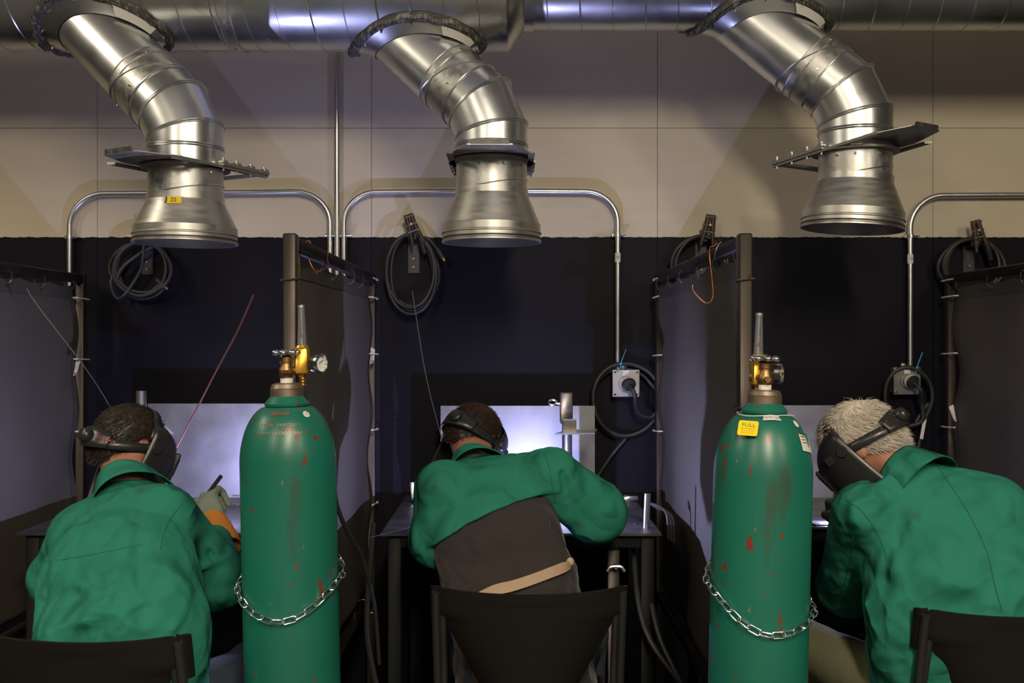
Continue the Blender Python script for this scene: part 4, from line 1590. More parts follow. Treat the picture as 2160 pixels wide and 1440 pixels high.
# ------------------------------------------------------------------ chairs
def chair(x, y, yaw, label):
    t = thing('chair', (x, y, 0), label, 'chair')
    rz = Matrix.Rotation(R(yaw), 3, 'Z')
    o = V((x, y, 0))

    def q(a, b, c):
        return o + rz @ V((a, b, c))
    W2 = 0.243

    def back(u, v):
        # v 0 bottom, 1 top; bows toward the rear (local -y)
        s = 2 * u - 1
        z = 0.50 + 0.36 * v
        wv = W2 if v > 0.80 else (0.228 - 0.5 * (0.788 - z) if v < 0.79 else W2)
        xx = s * wv
        yy = -0.035 * (1 - s * s) + 0.020 * abs(s) ** 6 - 0.075 * v + 0.01
        zz = z - 0.010 * (1 - s * s) * (1 if v > 0.9 else 0.3)
        e = abs(s)
        if e > 0.93 and v > 0.9:
            zz -= 0.012 * ((e - 0.93) / 0.07) ** 2
        return q(xx, yy, zz)
    bk = MB().grid(back, 48, 30, -0.008).build('backrest', M['chair'], t, sharp=50)
    # rolled side sleeves over the tubes
    for s in (-1, 1):
        mb = MB()

        def sl(u, v, s=s):
            a = -0.5 * PI + 1.1 * PI * u
            z = 0.755 + 0.105 * v
            yy = 0.030 - 0.075 * ((z - 0.5) / 0.36) + 0.02
            return q(s * (W2 - 0.004 + 0.022 * math.cos(a)), yy + 0.024 * math.sin(a) - 0.004, z - 0.012 * (1 if v > 0.95 else 0) * u)
        mb.grid(sl, 14, 6, 0.004 * s)
        mb.build('side_sleeve', M['chair'], t, sharp=50)
        # frame: back tube running down to the rear leg, double tube
        MB().tube([q(s * 0.245, -0.055, 0.845), q(s * 0.245, -0.02, 0.70), q(s * 0.243, 0.02, 0.50), q(s * 0.24, 0.0, 0.42), q(s * 0.24, -0.07, 0.0)], 0.011, 12, smooth=5).build('leg', M['chairtube'], t)
        MB().tube([q(s * 0.228, -0.040, 0.80), q(s * 0.228, 0.0, 0.66), q(s * 0.226, 0.07, 0.46), q(s * 0.226, 0.43, 0.44), q(s * 0.24, 0.47, 0.40), q(s * 0.245, 0.50, 0.0)], 0.010, 12, smooth=5).build('leg', M['chairtube'], t)
    MB().cyl(q(-0.24, -0.03, 0.22), q(0.24, -0.03, 0.22), 0.009, seg=12).build('stretcher', M['chairtube'], t)

    def seat(u, v):
        s = 2 * u - 1
        return q(s * 0.225, 0.02 + 0.44 * v, 0.455 - 0.018 * (1 - s * s) * math.sin(v * PI) - 0.02 * max(0, v - 0.85) / 0.15)
    MB().grid(seat, 20, 20, 0.010).build('seat', M['chair'], t, sharp=50)
    return t


chair(-0.965, 2.255, -7, 'black plastic chair under the left welder, back cut by the photo edge')
chair(0.045, 2.66, 0, 'black plastic chair under the middle welder, back fully in view')
chair(1.235, 2.45, 2, 'black plastic chair under the right welder, back cut by the photo edge')


# ------------------------------------------------------------------ people: smooth blended volumes
class Vol:
    def __init__(s, lo, hi, h):
        s.h = h
        s.lo = np.array(lo, float)
        n = np.ceil((np.array(hi) - s.lo) / h).astype(int) + 1
        ax = [s.lo[i] + h * np.arange(n[i]) for i in range(3)]
        g = np.meshgrid(*ax, indexing='ij')
        s.P = np.stack(g, -1)
        s.d = np.full(tuple(n), 9.0)

    def smin(s, e, k):
        if k <= 0:
            s.d = np.minimum(s.d, e)
        else:
            hh = np.clip(0.5 + 0.5 * (s.d - e) / k, 0, 1)
            s.d = s.d * (1 - hh) + e * hh - k * hh * (1 - hh)
        return s

    def mesh(s):
        d = s.d
        sg = d < 0
        nx, ny, nz = d.shape
        c = np.zeros((nx - 1, ny - 1, nz - 1), np.int8)
        corners = [(i, j, k) for i in (0, 1) for j in (0, 1) for k in (0, 1)]
        for (i, j, k) in corners:
            c += sg[i:nx - 1 + i, j:ny - 1 + j, k:nz - 1 + k]
        act = (c > 0) & (c < 8)
        idx = -np.ones(act.shape, int)
        cells = np.argwhere(act)
        idx[act] = np.arange(len(cells))
        acc = np.zeros((len(cells), 3))
        cnt = np.zeros(len(cells))
        for a in corners:
            for ax in range(3):
                if a[ax]:
                    continue
                b = list(a)
                b[ax] = 1
                da = d[cells[:, 0] + a[0], cells[:, 1] + a[1], cells[:, 2] + a[2]]
                db = d[cells[:, 0] + b[0], cells[:, 1] + b[1], cells[:, 2] + b[2]]
                m = (da < 0) != (db < 0)
                t = np.where(m, da / np.where(m, da - db, 1), 0)
                p = np.array(a, float)[None] + np.zeros((len(cells), 3))
                p[:, ax] += t
                acc[m] += p[m]
                cnt[m] += 1
        v = s.lo + (cells + acc / cnt[:, None]) * s.h
        faces = []
        for ax in range(3):
            o1, o2 = [(1, 2), (2, 0), (0, 1)][ax]
            sl0 = [slice(None)] * 3
            sl1 = [slice(None)] * 3
            sl0[ax] = slice(0, -1)
            sl1[ax] = slice(1, None)
            A = sg[tuple(sl0)]
            B = sg[tuple(sl1)]
            e = np.argwhere(A != B)
            e = e[(e[:, o1] > 0) & (e[:, o2] > 0) & (e[:, o1] < d.shape[o1] - 1) & (e[:, o2] < d.shape[o2] - 1)]
            u1 = np.zeros(3, int)
            u1[o1] = 1
            u2 = np.zeros(3, int)
            u2[o2] = 1

            def I(q):
                return idx[q[:, 0], q[:, 1], q[:, 2]]
            q = np.stack([I(e - u1 - u2), I(e - u2), I(e), I(e - u1)], 1)
            inside = A[e[:, 0], e[:, 1], e[:, 2]]
            q[~inside] = q[~inside][:, ::-1]
            faces.append(q)
        return v, np.concatenate(faces)


def nv(p):
    return np.array([p[0], p[1], p[2]], float)


def cap(Pp, a, b, r1, r2):
    a, b = nv(a), nv(b)
    ab = b - a
    t = np.clip(((Pp - a) @ ab) / max(1e-9, ab @ ab), 0, 1)
    return np.linalg.norm(Pp - a - t[..., None] * ab, axis=-1) - (r1 + (r2 - r1) * t)


def ell(Pp, c, r, rot=None):
    q = Pp - nv(c)
    if rot is not None:
        q = q @ np.array(rot)      # world to local: rot transposed applied on the right
    q = q / np.array(r)
    k = np.linalg.norm(q, axis=-1)
    return (k - 1) * min(r)


def slab(Pp, a, b, L, w1, d1, w2, d2):
    """tapered segment with an elliptical section, wide along L"""
    a, b, L = nv(a), nv(b), nv(L)
    ab = b - a
    t = np.clip(((Pp - a) @ ab) / (ab @ ab), 0, 1)
    q = Pp - a - t[..., None] * ab
    l = q @ L
    o = np.sqrt(np.maximum(1e-12, (q * q).sum(-1) - l * l))
    w_ = w1 + (w2 - w1) * t
    dd = d1 + (d2 - d1) * t
    k = ((np.abs(l) / w_) ** 2.4 + (o / dd) ** 2.4) ** (1 / 2.4)
    return (k - 1) * np.minimum(w_, dd)


def wrinkle(Pp, seed, amp, scale=1.0):
    rnd = np.random.RandomState(seed)
    out = np.zeros(Pp.shape[:-1])
    wp = np.zeros(Pp.shape[:-1])
    for k in range(3):
        v = rnd.normal(size=3) * 7 * scale
        wp += np.sin(Pp @ v + rnd.uniform(0, 6))
    for k in range(5):
        v = rnd.normal(size=3)
        v /= np.linalg.norm(v)
        f = rnd.uniform(14, 42) * scale
        s = np.sin(Pp @ (v * f) + wp * 1.6 + rnd.uniform(0, 6))
        m = 0.5 + 0.5 * np.sin(Pp @ (rnd.normal(size=3) * 6) + rnd.uniform(0, 6))
        out += (1 - np.abs(s)) ** 2 * m
    return (out / 5 - 0.18) * amp * 2.2


def creases(Pp, seed, tor, n=46, side=-1):
    """short sharp random folds scattered over the trunk and facing the viewer side of the back"""
    rnd = np.random.RandomState(seed)
    out = np.zeros(Pp.shape[:-1])
    for k in range(n):
        i = rnd.randint(0, len(tor) - 1)
        (a, w1, d1), (b, w2, d2) = tor[i], tor[i + 1]
        c = a.lerp(b, rnd.rand() * 1.15 - 0.05)
        u = rnd.uniform(-1, 1)
        c = c + V((u * w1 * 0.95, -d1 * math.sqrt(max(0, 1 - u * u)) * 0.98, 0))
        ang = rnd.choice([0.4, 2.6, 1.2, 1.9]) + rnd.normal() * 0.35
        L_ = rnd.uniform(0.03, 0.12)
        dx = V((math.cos(ang), -u * 0.0, math.sin(ang))) * L_
        p0, p1 = c - dx + V((0, abs(dx.x) * abs(u) * 0.6, 0)), c + dx + V((0, abs(dx.x) * abs(u) * 0.6, 0))
        w_ = rnd.uniform(0.007, 0.013)
        h = rnd.uniform(0.006, 0.013) * rnd.choice([1, 1, -1])
        lo = np.minimum(nv(p0), nv(p1)) - 0.05
        hi = np.maximum(nv(p0), nv(p1)) + 0.05
        m = np.all((Pp > lo) & (Pp < hi), axis=-1)
        Q = Pp[m]
        ab = nv(p1) - nv(p0)
        t = np.clip(((Q - nv(p0)) @ ab) / (ab @ ab), 0, 1)
        d = np.linalg.norm(Q - nv(p0) - t[:, None] * ab, axis=-1)
        out[m] += h * np.exp(-d / w_) * np.sin(np.clip(t, 0.03, 0.97) * PI) ** 0.6
    return out


def folds(Pp, fl):
    out = np.zeros(Pp.shape[:-1])
    for (a, b, w_, h) in fl:
        d = cap(Pp, a, b, 0, 0)
        out += 1.15 * h * np.exp(-(d / (0.75 * w_)) ** 2)
    return out


def hrot(yaw, pitch, roll=0):
    """head turned yaw degrees (left positive), bowed pitch degrees"""
    return Matrix.Rotation(R(yaw), 3, 'Z') @ Matrix.Rotation(R(-pitch), 3, 'X') @ Matrix.Rotation(R(roll), 3, 'Y')


def head_sdf(vol, c, rot):
    q = (vol.P - nv(c)) @ np.array(rot)
    one = np.eye(3)

    def E(cc, rr):
        return ell(q, cc, rr)
    vol.smin(E((0, -0.012, 0.030), (0.074, 0.094, 0.082)), 0.0)
    vol.smin(E((0, 0.040, -0.030), (0.058, 0.052, 0.075)), 0.04)
    vol.smin(E((0, 0.058, -0.082), (0.030, 0.026, 0.022)), 0.03)
    vol.smin(cap(q, (0, 0.088, 0.012), (0, 0.108, -0.028), 0.008, 0.013), 0.015)
    for s in (-1, 1):
        vol.smin(E((s * 0.030, 0.080, 0.022), (0.022, 0.012, 0.008)), 0.012)
        vol.smin(E((s * 0.078, -0.006, -0.008), (0.010, 0.021, 0.033)), 0.006)
        vol.smin(E((s * 0.012, 0.100, -0.030), (0.008, 0.008, 0.006)), 0.008)
        eye = E((s * 0.030, 0.086, 0.006), (0.014, 0.012, 0.008))
        vol.d = np.maximum(vol.d, -eye)
        vol.smin(E((s * 0.030, 0.078, 0.006), (0.013, 0.012, 0.011)), 0.002)
    vol.smin(E((0, 0.090, -0.052), (0.022, 0.010, 0.006)), 0.006)
    vol.smin(E((0, 0.088, -0.062), (0.019, 0.010, 0.006)), 0.004)


def glove(parent, wrist, palm_dir, up, m1, m2, hold=None, s=1.0, name='glove'):
    """gauntlet glove: palm, four curled fingers of unequal length and an opposed thumb"""
    d = V(palm_dir).normalized()
    n = V(up).normalized()
    n = (n - d * n.dot(d)).normalized()
    sd = d.cross(n)
    w_ = V(wrist)
    vol = Vol(w_ - V((0.19, 0.19, 0.19)), w_ + V((0.19, 0.19, 0.19)), 0.0042)
    Pp = vol.P

    def q(a, b, c):
        return w_ + d * a * 1.15 + sd * b * 1.12 + n * c * 1.1
    vol.smin(cap(Pp, q(0.0, 0.0, 0), q(0.055, 0.0, 0.0), 0.034, 0.036), 0)
    for b in (-0.022, 0, 0.022):
        vol.smin(cap(Pp, q(0.03, b, 0), q(0.085, b * 1.15, 0.002), 0.020, 0.017), 0.02)
    ln = (0.040, 0.046, 0.042, 0.032)
    for i, b in enumerate((-0.034, -0.012, 0.011, 0.032)):
        l = ln[i]
        k0 = q(0.088, b, 0.0)
        k1 = q(0.088 + l * 0.75, b * 1.05, -0.016 - 0.003 * i)
        k2 = q(0.088 + l * 0.62, b * 1.0, -0.046)
        k3 = q(0.062 + l * 0.2, b * 0.95, -0.056)
        vol.smin(cap(Pp, k0, k1, 0.0125, 0.0115), 0.006)
        vol.smin(cap(Pp, k1, k2, 0.0115, 0.0105), 0.003)
        vol.smin(cap(Pp, k2, k3, 0.0105, 0.0095), 0.003)
    vol.smin(cap(Pp, q(0.025, -0.034, -0.006), q(0.058, -0.056, -0.026), 0.017, 0.014), 0.010)
    vol.smin(cap(Pp, q(0.058, -0.056, -0.026), q(0.082, -0.040, -0.050), 0.013, 0.011), 0.004)
    vol.d += wrinkle(Pp, 4, 0.0020, 3)
    v, f = vol.mesh()
    g = link_mesh(name, v, f, m1, parent, True, 0)
    # gauntlet cuff
    cf = MB().lathe([(0.040, 0.030), (0.045, 0.005), (0.052, -0.030), (0.058, -0.070), (0.061, -0.095), (0.057, -0.096), (0.050, -0.060), (0.040, 0.02)], w_, d, 28)
    cf.build('gauntlet', m2, g)
    return g


def helmet(parent, c, rot, mask_open=0, txt=None, flat=0):
    """welding helmet: headband with ratchet knob, pivots, curved face shell with dark lens"""
    def q(p):
        return V(c) + rot @ V(p)

    def band(u, v):
        a = 2 * PI * u
        z = 0.028 + 0.016 * math.cos(a) * -1 + 0.028 * (v - 0.5)
        ex = 0.0915
        return q((ex * math.sin(a), 0.0 - 0.1115 * math.cos(a) - 0.010, z - 0.030 + 0.018 * math.cos(a) * -1))
    hb = MB().grid(band, 56, 2, 0.003).build('welding_helmet', M['plastic'], parent, sharp=0)

    def top(u, v):
        a = PI * u
        return q((0.086 * math.cos(a), 0.0 + 0.012 * (v * 2 - 1) + 0.01, 0.028 + 0.094 * math.sin(a)))
    MB().grid(top, 24, 2, 0.002).build('top_strap', M['plastic'], hb, sharp=0)
    # wide rear pad and ratchet knob
    def pad(u, v):
        a = -0.75 + 1.5 * u
        wd = 0.020 + 0.010 * math.cos(a * 2)
        return q((0.096 * math.sin(a), -0.119 * math.cos(a) - 0.011, -0.022 + wd * (2 * v - 1)))
    MB().grid(pad, 16, 3, 0.003).build('rear_pad', M['plastic'], hb, sharp=0)
    kc = q((0, -0.131, -0.022))
    kd = rot @ V((0, -1, 0))
    kn = MB().lathe([(0.0, 0.020), (0.012, 0.020), (0.016, 0.018), (0.018, 0.012), (0.021, 0.010), (0.022, 0.004), (0.022, 0.0), (0.0, 0.0)], kc, kd, 14)
    kn.build('ratchet_knob', M['plastic'], hb)
    for s in (-1, 1):
        p0 = q((s * 0.088, 0.020, 0.010))
        d0 = rot @ V((s, 0, 0))
        MB().lathe([(0.0, 0.024), (0.014, 0.024), (0.017, 0.020), (0.017, 0.008), (0.021, 0.006), (0.021, 0.0), (0.0, 0.0)], p0, d0, 18).build('pivot_knob', M['plastic'], hb)
        mb = MB().beam(q((s * 0.098, 0.02, 0.010)), q((s * 0.102, 0.075, 0.020)), 0.004, 0.024, None, 0.001)
        mb.build('pivot_arm', M['plastic'], hb)

    def shell(u, v):
        a = (-1 + 2 * u) * 1.62
        vv = v  # 0 chin, 1 crown
        z = -0.175 + 0.255 * vv
        wid = 0.108 * (0.72 + 0.28 * math.sin(min(1, vv * 1.4) * PI / 2)) * (1 if vv < 0.85 else 1 - 0.35 * ((vv - 0.85) / 0.15) ** 2)
        dep = 0.138 * (0.80 + 0.20 * math.sin(vv * PI)) * (1 if vv < 0.8 else 1 - 0.30 * ((vv - 0.8) / 0.2) ** 2)
        xx = wid * math.sin(a) if abs(a) < PI / 2 else wid * (1 if a > 0 else -1)
        yy = dep * math.cos(a) if abs(a) < PI / 2 else -(abs(a) - PI / 2) * 0.3
        # flattened front
        yy = min(yy, 0.122 + 0.01 * math.sin(vv * PI))
        return q((xx, yy + 0.010, z))
    sh = MB().grid(shell, 60, 30, -0.004).build('face_shell', M['plastic'], hb, sharp=0)
    fr = MB().box(q((0, 0.131, -0.005)), (0.110, 0.014, 0.085), rot, 0.005)
    fr.build('lens_frame', M['plastic'], hb)
    MB().box(q((0, 0.1385, -0.003)), (0.098, 0.004, 0.052), rot).build('filter_lens', M['lens'], hb, smooth=False)
    if txt:
        put_text(txt, 0.012, lambda a, b: q((0.0995 * math.sin(0.62 + a / 0.09), -0.1225 * math.cos(0.62 + a / 0.09) - 0.011, -0.020 + b)), 'band_print', M['redink'], hb)
    return hb


def hair(parent, c, rot, m, length, n, cut, seed=1, extra=0.0, name='hair'):
    """hair cap following the skull with a few thousand separate tufts standing on it"""
    lo = V(c) - V((0.16, 0.16, 0.16))
    hi = V(c) + V((0.16, 0.16, 0.16))
    vol = Vol(lo, hi, 0.0045)
    q = (vol.P - nv(c)) @ np.array(rot)
    sh = ell(q, (0, -0.012, 0.030), (0.079 + extra, 0.100 + extra, 0.088 + extra))
    sh2 = ell(q, (0, -0.045, -0.020), (0.063, 0.058, 0.072))
    hh = np.clip(0.5 + 0.5 * (sh - sh2) / 0.02, 0, 1)
    sh = sh * (1 - hh) + sh2 * hh - 0.02 * hh * (1 - hh)
    # hairline: front plane, around ears, nape
    front = q[..., 1] * 1.0 - 0.052 - 0.5 * np.maximum(0, q[..., 2] - 0.02)
    low = -(q[..., 2] + 0.005) - 0.9 * np.maximum(0, -(q[..., 1] - 0.012)) - 0.0
    nape = -(q[..., 2] + cut)
    d = np.maximum(sh, front)
    d = np.maximum(d, np.maximum(low * 0.7, nape))
    d += wrinkle(vol.P, 9 + seed, 0.0022, 5)
    vol.d = d
    v, f = vol.mesh()
    h = link_mesh(name, v, f, m, parent, True, 0)
    # tufts
    rnd = np.random.RandomState(seed)
    v0 = v[f[:, 0]]
    fc = v[f].mean(1)
    nrm = np.cross(v[f[:, 1]] - v[f[:, 0]], v[f[:, 3]] - v[f[:, 0]])
    nl = np.linalg.norm(nrm, axis=1)
    ok = nl > 1e-9
    fc, nrm = fc[ok], nrm[ok] / nl[ok][:, None]
    loc = (fc - nv(c)) @ np.array(rot)
    out = (nrm * (fc - nv(c))).sum(1)
    keep = (out > 0.04)
    fc, nrm, loc = fc[keep], nrm[keep], loc[keep]
    pick = rnd.choice(len(fc), n)
    dn = np.array(rot @ V((0, -0.45, -0.9)))
    fw = np.array(rot @ V((0, 0.9, 0.1)))
    vs_, fs_ = [], []
    for k in pick:
        p = fc[k] + rnd.normal(size=3) * 0.001
        zz = loc[k][2]
        tb = min(1.0, max(0.0, (zz - 0.03) / 0.08))
        tdir = dn * (1 - 0.9 * tb) + fw * (0.8 * tb)
        d_ = nrm[k] * (0.10 + 0.22 * rnd.rand()) + tdir * (0.9) + rnd.normal(size=3) * 0.12
        d_ /= np.linalg.norm(d_)
        s_ = np.cross(d_, rnd.normal(size=3))
        s_ /= np.linalg.norm(s_)
        L_ = length * (0.6 + 0.7 * rnd.rand())
        w_ = 0.0007
        s2 = np.cross(d_, s_)
        mid = p + d_ * L_ * 0.5 + nrm[k] * 0.001
        tip = p + d_ * L_ - nrm[k] * 0.002
        b = len(vs_)
        vs_ += [p + s_ * w_, p - s_ * w_ * 0.5 + s2 * w_, p - s_ * w_ * 0.5 - s2 * w_, mid + s_ * w_ * 0.8, mid - s_ * w_ * 0.4 + s2 * w_ * .8, mid - s_ * w_ * 0.4 - s2 * w_ * .8, tip]
        fs_ += [(b, b + 1, b + 4, b + 3), (b + 1, b + 2, b + 5, b + 4), (b + 2, b, b + 3, b + 5), (b + 3, b + 4, b + 6), (b + 4, b + 5, b + 6), (b + 5, b + 3, b + 6)]
    tf = link_mesh('hair_tufts', np.array(vs_), fs_, m, h, True, 0)
    tf['kind'] = 'stuff'
    return h


def boot(parent, ankle, fwd):
    a = V(ankle)
    f = V((fwd[0], fwd[1], 0)).normalized()
    vol = Vol(a + V((-0.24, -0.24, -0.14)), a + V((0.24, 0.24, 0.16)), 0.008)
    Pp = vol.P
    z0 = -a.z + 0.0
    vol.smin(cap(Pp, a + V((0, 0, 0.10)), a + V((0, 0, -0.02)), 0.052, 0.048), 0)
    vol.smin(cap(Pp, a + V((0, 0, z0 + 0.048)) - f * 0.03, a + V((0, 0, z0 + 0.048)) + f * 0.06, 0.042, 0.046), 0.03)
    vol.smin(cap(Pp, a + V((0, 0, z0 + 0.045)) + f * 0.06, a + V((0, 0, z0 + 0.040)) + f * 0.155, 0.045, 0.038), 0.03)
    vol.d = np.maximum(vol.d, 0.004 - Pp[..., 2])
    v, fc = vol.mesh()
    return link_mesh('boot', v, fc, M['boot'], parent, True, 60)


def person(spec):
    """one welder seen from behind; joints in metres"""
    S = spec
    t = thing('person', (S['pelvis'][0], S['pelvis'][1], 0), S['label'], 'person')
    J = {k: V(v) for k, v in S['joints'].items()}
    hc, hr_ = V(S['head']), S['hrot']
    # --- continuous body (skin): head, neck, trunk, arms, legs
    pts = list(J.values()) + [hc]
    lo = [min(p[i] for p in pts) - 0.14 for i in range(3)]
    hi = [max(p[i] for p in pts) + 0.14 for i in range(3)]
    lo[2] = 0.0
    vol = Vol(lo, hi, 0.013)
    Pp = vol.P
    L = J['shR'] - J['shL']
    L.normalize()
    tor = S['torso']
    for i in range(len(tor) - 1):
        (a, w1, d1), (b, w2, d2) = tor[i], tor[i + 1]
        vol.smin(slab(Pp, a, b, L, w1 * 0.80, d1 * 0.80, w2 * 0.80, d2 * 0.80), 0.04)
    vol.smin(cap(Pp, J['neck'], hc + hr_ @ V((0, -0.02, -0.03)), 0.056, 0.052), 0.02)
    for s in 'LR':
        vol.smin(cap(Pp, J['sh' + s], J['el' + s], 0.044, 0.036), 0.03)
        vol.smin(cap(Pp, J['el' + s], J['wr' + s], 0.036, 0.026), 0.02)
        hd = (J['ha' + s] - J['wr' + s])
        vol.smin(cap(Pp, J['wr' + s], J['ha' + s], 0.026, 0.022), 0.02)
        vol.smin(cap(Pp, J['hip' + s], J['kn' + s], 0.070, 0.050), 0.03)
        vol.smin(cap(Pp, J['kn' + s], J['an' + s], 0.048, 0.034), 0.03)
    vb, fb = vol.mesh()
    # the head at a finer resolution, cut at the neck, joined into the same mesh by overlap
    v2 = Vol(hc - V((0.17, 0.17, 0.19)), hc + V((0.17, 0.17, 0.17)), 0.0048)
    head_sdf(v2, hc, hr_)
    v2.smin(cap(v2.P, J['neck'], hc + hr_ @ V((0, -0.022, -0.03)), 0.057, 0.053), 0.025)
    vh, fh = v2.mesh()
    v = np.concatenate([vb, vh])
    f = np.concatenate([fb, fh + len(vb)])
    link_mesh('body', v, f, M['skin'], t, True, 0)
    # --- trousers
    lo2 = [min(J[k][i] for k in ('hipL', 'hipR', 'knL', 'knR', 'anL', 'anR')) - 0.17 for i in range(3)]
    hi2 = [max(J[k][i] for k in ('hipL', 'hipR', 'knL', 'knR', 'anL', 'anR')) + 0.17 for i in range(3)]
    lo2[2] = 0.04
    vol = Vol(lo2, hi2, 0.0105)
    Pp = vol.P
    vol.smin(ell(Pp, (J['hipL'] + J['hipR']) / 2 + V((0, 0, 0.02)), (0.175, 0.135, 0.115)), 0)
    for s in 'LR':
        vol.smin(cap(Pp, J['hip' + s], J['kn' + s], 0.098, 0.072), 0.03)
        vol.smin(cap(Pp, J['kn' + s], J['an' + s], 0.070, 0.062), 0.02)
    vol.d += wrinkle(Pp, S['seed'] + 50, 0.007, 1.2)
    vol.d = np.maximum(vol.d, 0.10 - Pp[..., 2])
    v, f = vol.mesh()
    link_mesh('trousers', v, f, M[S['trousers']], t, True, 0)
    for s in 'LR':
        boot(t, J['an' + s], (J['kn' + s] - J['hip' + s]))
    # --- jacket or shirt
    keys = ('shL', 'shR', 'elL', 'elR', 'wrL', 'wrR', 'neck')
    pp = [J[k] for k in keys] + [q[0] for q in tor]
    lo = [min(p[i] for p in pp) - 0.24 for i in range(3)]
    hi = [max(p[i] for p in pp) + 0.22 for i in range(3)]
    lo[2] = max(lo[2], S.get('hem', 0.44) - 0.02)

    def clothing(Pp, grow=0.0, sleeves=True, armgrow=0.0):
        tmp = Vol.__new__(Vol)
        tmp.d = np.full(Pp.shape[:-1], 9.0)
        for i in range(len(tor) - 1):
            (a, w1, d1), (b, w2, d2) = tor[i], tor[i + 1]
            tmp.smin(slab(Pp, a, b, L, w1 + grow, d1 + grow, w2 + grow, d2 + grow), 0.05)
        # shoulder yoke
        tmp.smin(cap(Pp, J['shL'], J['neck'] + V((0, 0, -0.045)), 0.066 + grow, 0.070 + grow), 0.05)
        tmp.smin(cap(Pp, J['shR'], J['neck'] + V((0, 0, -0.045)), 0.066 + grow, 0.070 + grow), 0.05)
        if sleeves:
            for s in 'LR':
                r1, r2, r3 = S['sleeve' + s]
                g2 = grow + armgrow
                arm = np.minimum(9, cap(Pp, J['sh' + s], J['el' + s], r1 + g2, r2 + g2))
                fore = cap(Pp, J['el' + s], J['el' + s].lerp(J['wr' + s], S.get('slv', 0.92)), r2 + g2, r3 + g2)
                k = 0.03
                hh = np.clip(0.5 + 0.5 * (arm - fore) / k, 0, 1)
                arm = arm * (1 - hh) + fore * hh - k * hh * (1 - hh)
                tmp.smin(arm, 0.028)
        return tmp.d
    vol = Vol(lo, hi, S.get('res', 0.0065))
    Pp = vol.P
    fl = S['folds']
    fd = folds(Pp, fl) + creases(Pp, S['seed'], tor)
    if not S.get('cape'):
        d = clothing(Pp)
        d += wrinkle(Pp, S['seed'], S['wr'], 0.9) - fd
        # open the neck and cut the hem
        nd = (hc + hr_ @ V((0, -0.02, -0.05))) - J['neck']
        nd.normalize()
        cutn = (Pp - nv(J['neck'] + nd * 0.018)) @ nv(nd)
        near = np.linalg.norm(Pp - nv(J['neck']), axis=-1) - 0.12
        d = np.maximum(d, -np.maximum(-cutn, near))
        d = np.maximum(d, S.get('hem', 0.44) - Pp[..., 2])
        vol.d = d
        v, f = vol.mesh()
        jk = link_mesh('jacket', v, f, M['jacket'], t, True, 0)
    else:
        d = clothing(Pp, -0.004, True)
        d += wrinkle(Pp, S['seed'], 0.010, 0.9) - 0.9 * fd
        d = np.maximum(d, S.get('hem', 0.44) - Pp[..., 2])
        vol.d = d
        v, f = vol.mesh()
        link_mesh('sweatshirt', v, f, M['shirt'], t, True, 0)
        d = clothing(Pp, 0.008, True, 0.004)
        d += wrinkle(Pp, S['seed'] + 1, S['wr'], 0.9) - fd
        nd = (hc + hr_ @ V((0, -0.02, -0.05))) - J['neck']
        nd.normalize()
        cutn = (Pp - nv(J['neck'] + nd * 0.018)) @ nv(nd)
        near = np.linalg.norm(Pp - nv(J['neck']), axis=-1) - 0.12
        d = np.maximum(d, -np.maximum(-cutn, near))
        # lower edge of the cape: everything below a slanted curve on the trunk is cut away, sleeves stay
        cut = S['cape'](Pp)
        arms = np.full(Pp.shape[:-1], 9.0)
        for s in 'LR':
            r1, r2, r3 = S['sleeve' + s]
            arms = np.minimum(arms, cap(Pp, J['sh' + s], J['el' + s], r1 + 0.016, r2 + 0.016))
            arms = np.minimum(arms, cap(Pp, J['el' + s], J['wr' + s], r2 + 0.02, r3 + 0.02))
        e_ = np.minimum(cut, arms)
        kk = 0.010
        hh = np.clip(0.5 + 0.5 * (d - e_) / kk, 0, 1)
        d = e_ * (1 - hh) + d * hh + kk * hh * (1 - hh)
        vol.d = d
        v, f = vol.mesh()
        jk = link_mesh('cape_jacket', v, f, M['jacket'], t, True, 0)
    # --- collar: folded band round the back of the neck
    nd = (hc + hr_ @ V((0, -0.02, -0.05))) - J['neck']
    nd.normalize()
    back = V((0, -1, 0))
    back = (back - nd * back.dot(nd)).normalized()
    sx = nd.cross(back)
    cc = J['neck'] + nd * S.get('collar_up', 0.022)

    def collar(u, v):
        a = (-1 + 2 * u) * 2.05
        fall = v            # 0 outer lower edge, .35 fold on top, 1 inner bottom
        if v < 0.55:
            k = v / 0.55
            rr = 0.108 - 0.036 * k
            hgt = -0.064 + 0.086 * k
        else:
            k = (v - 0.55) / 0.45
            rr = 0.072 - 0.004 * k
            hgt = 0.022 - 0.045 * k
        rr *= 1 + 0.05 * math.sin(3 * a + 1)
        rs = S.get('collar_r', 1.0)
        pt = 0.018 * max(0, abs(a) - 1.4) if v < 0.3 else 0
        return cc + (back * math.cos(a) + sx * math.sin(a) * 1.05) * rr * rs + nd * (hgt - 0.014 * (1 - math.cos(a)) - pt)
    MB().grid(collar, 40, 14, 0.003).build('collar', M['jacket'], jk, sharp=0)
    # --- gloves
    for s in 'LR':
        dirv = J['ha' + s] - J['wr' + s]
        glove(t, J['wr' + s], dirv, S['gup' + s], M[S['glove_m']], M[S['cuff_m']])
    helmet(t, hc, hr_, txt=S.get('txt'))
    hair(t, hc, hr_, M[S['hair']], S['hair_len'], S['hair_n'], S['hair_cut'], S['seed'], S.get('hair_extra', 0))
    return t, jk, J, clothing


# left welder
def px3(px, py, D):
    return P(px, py, D)


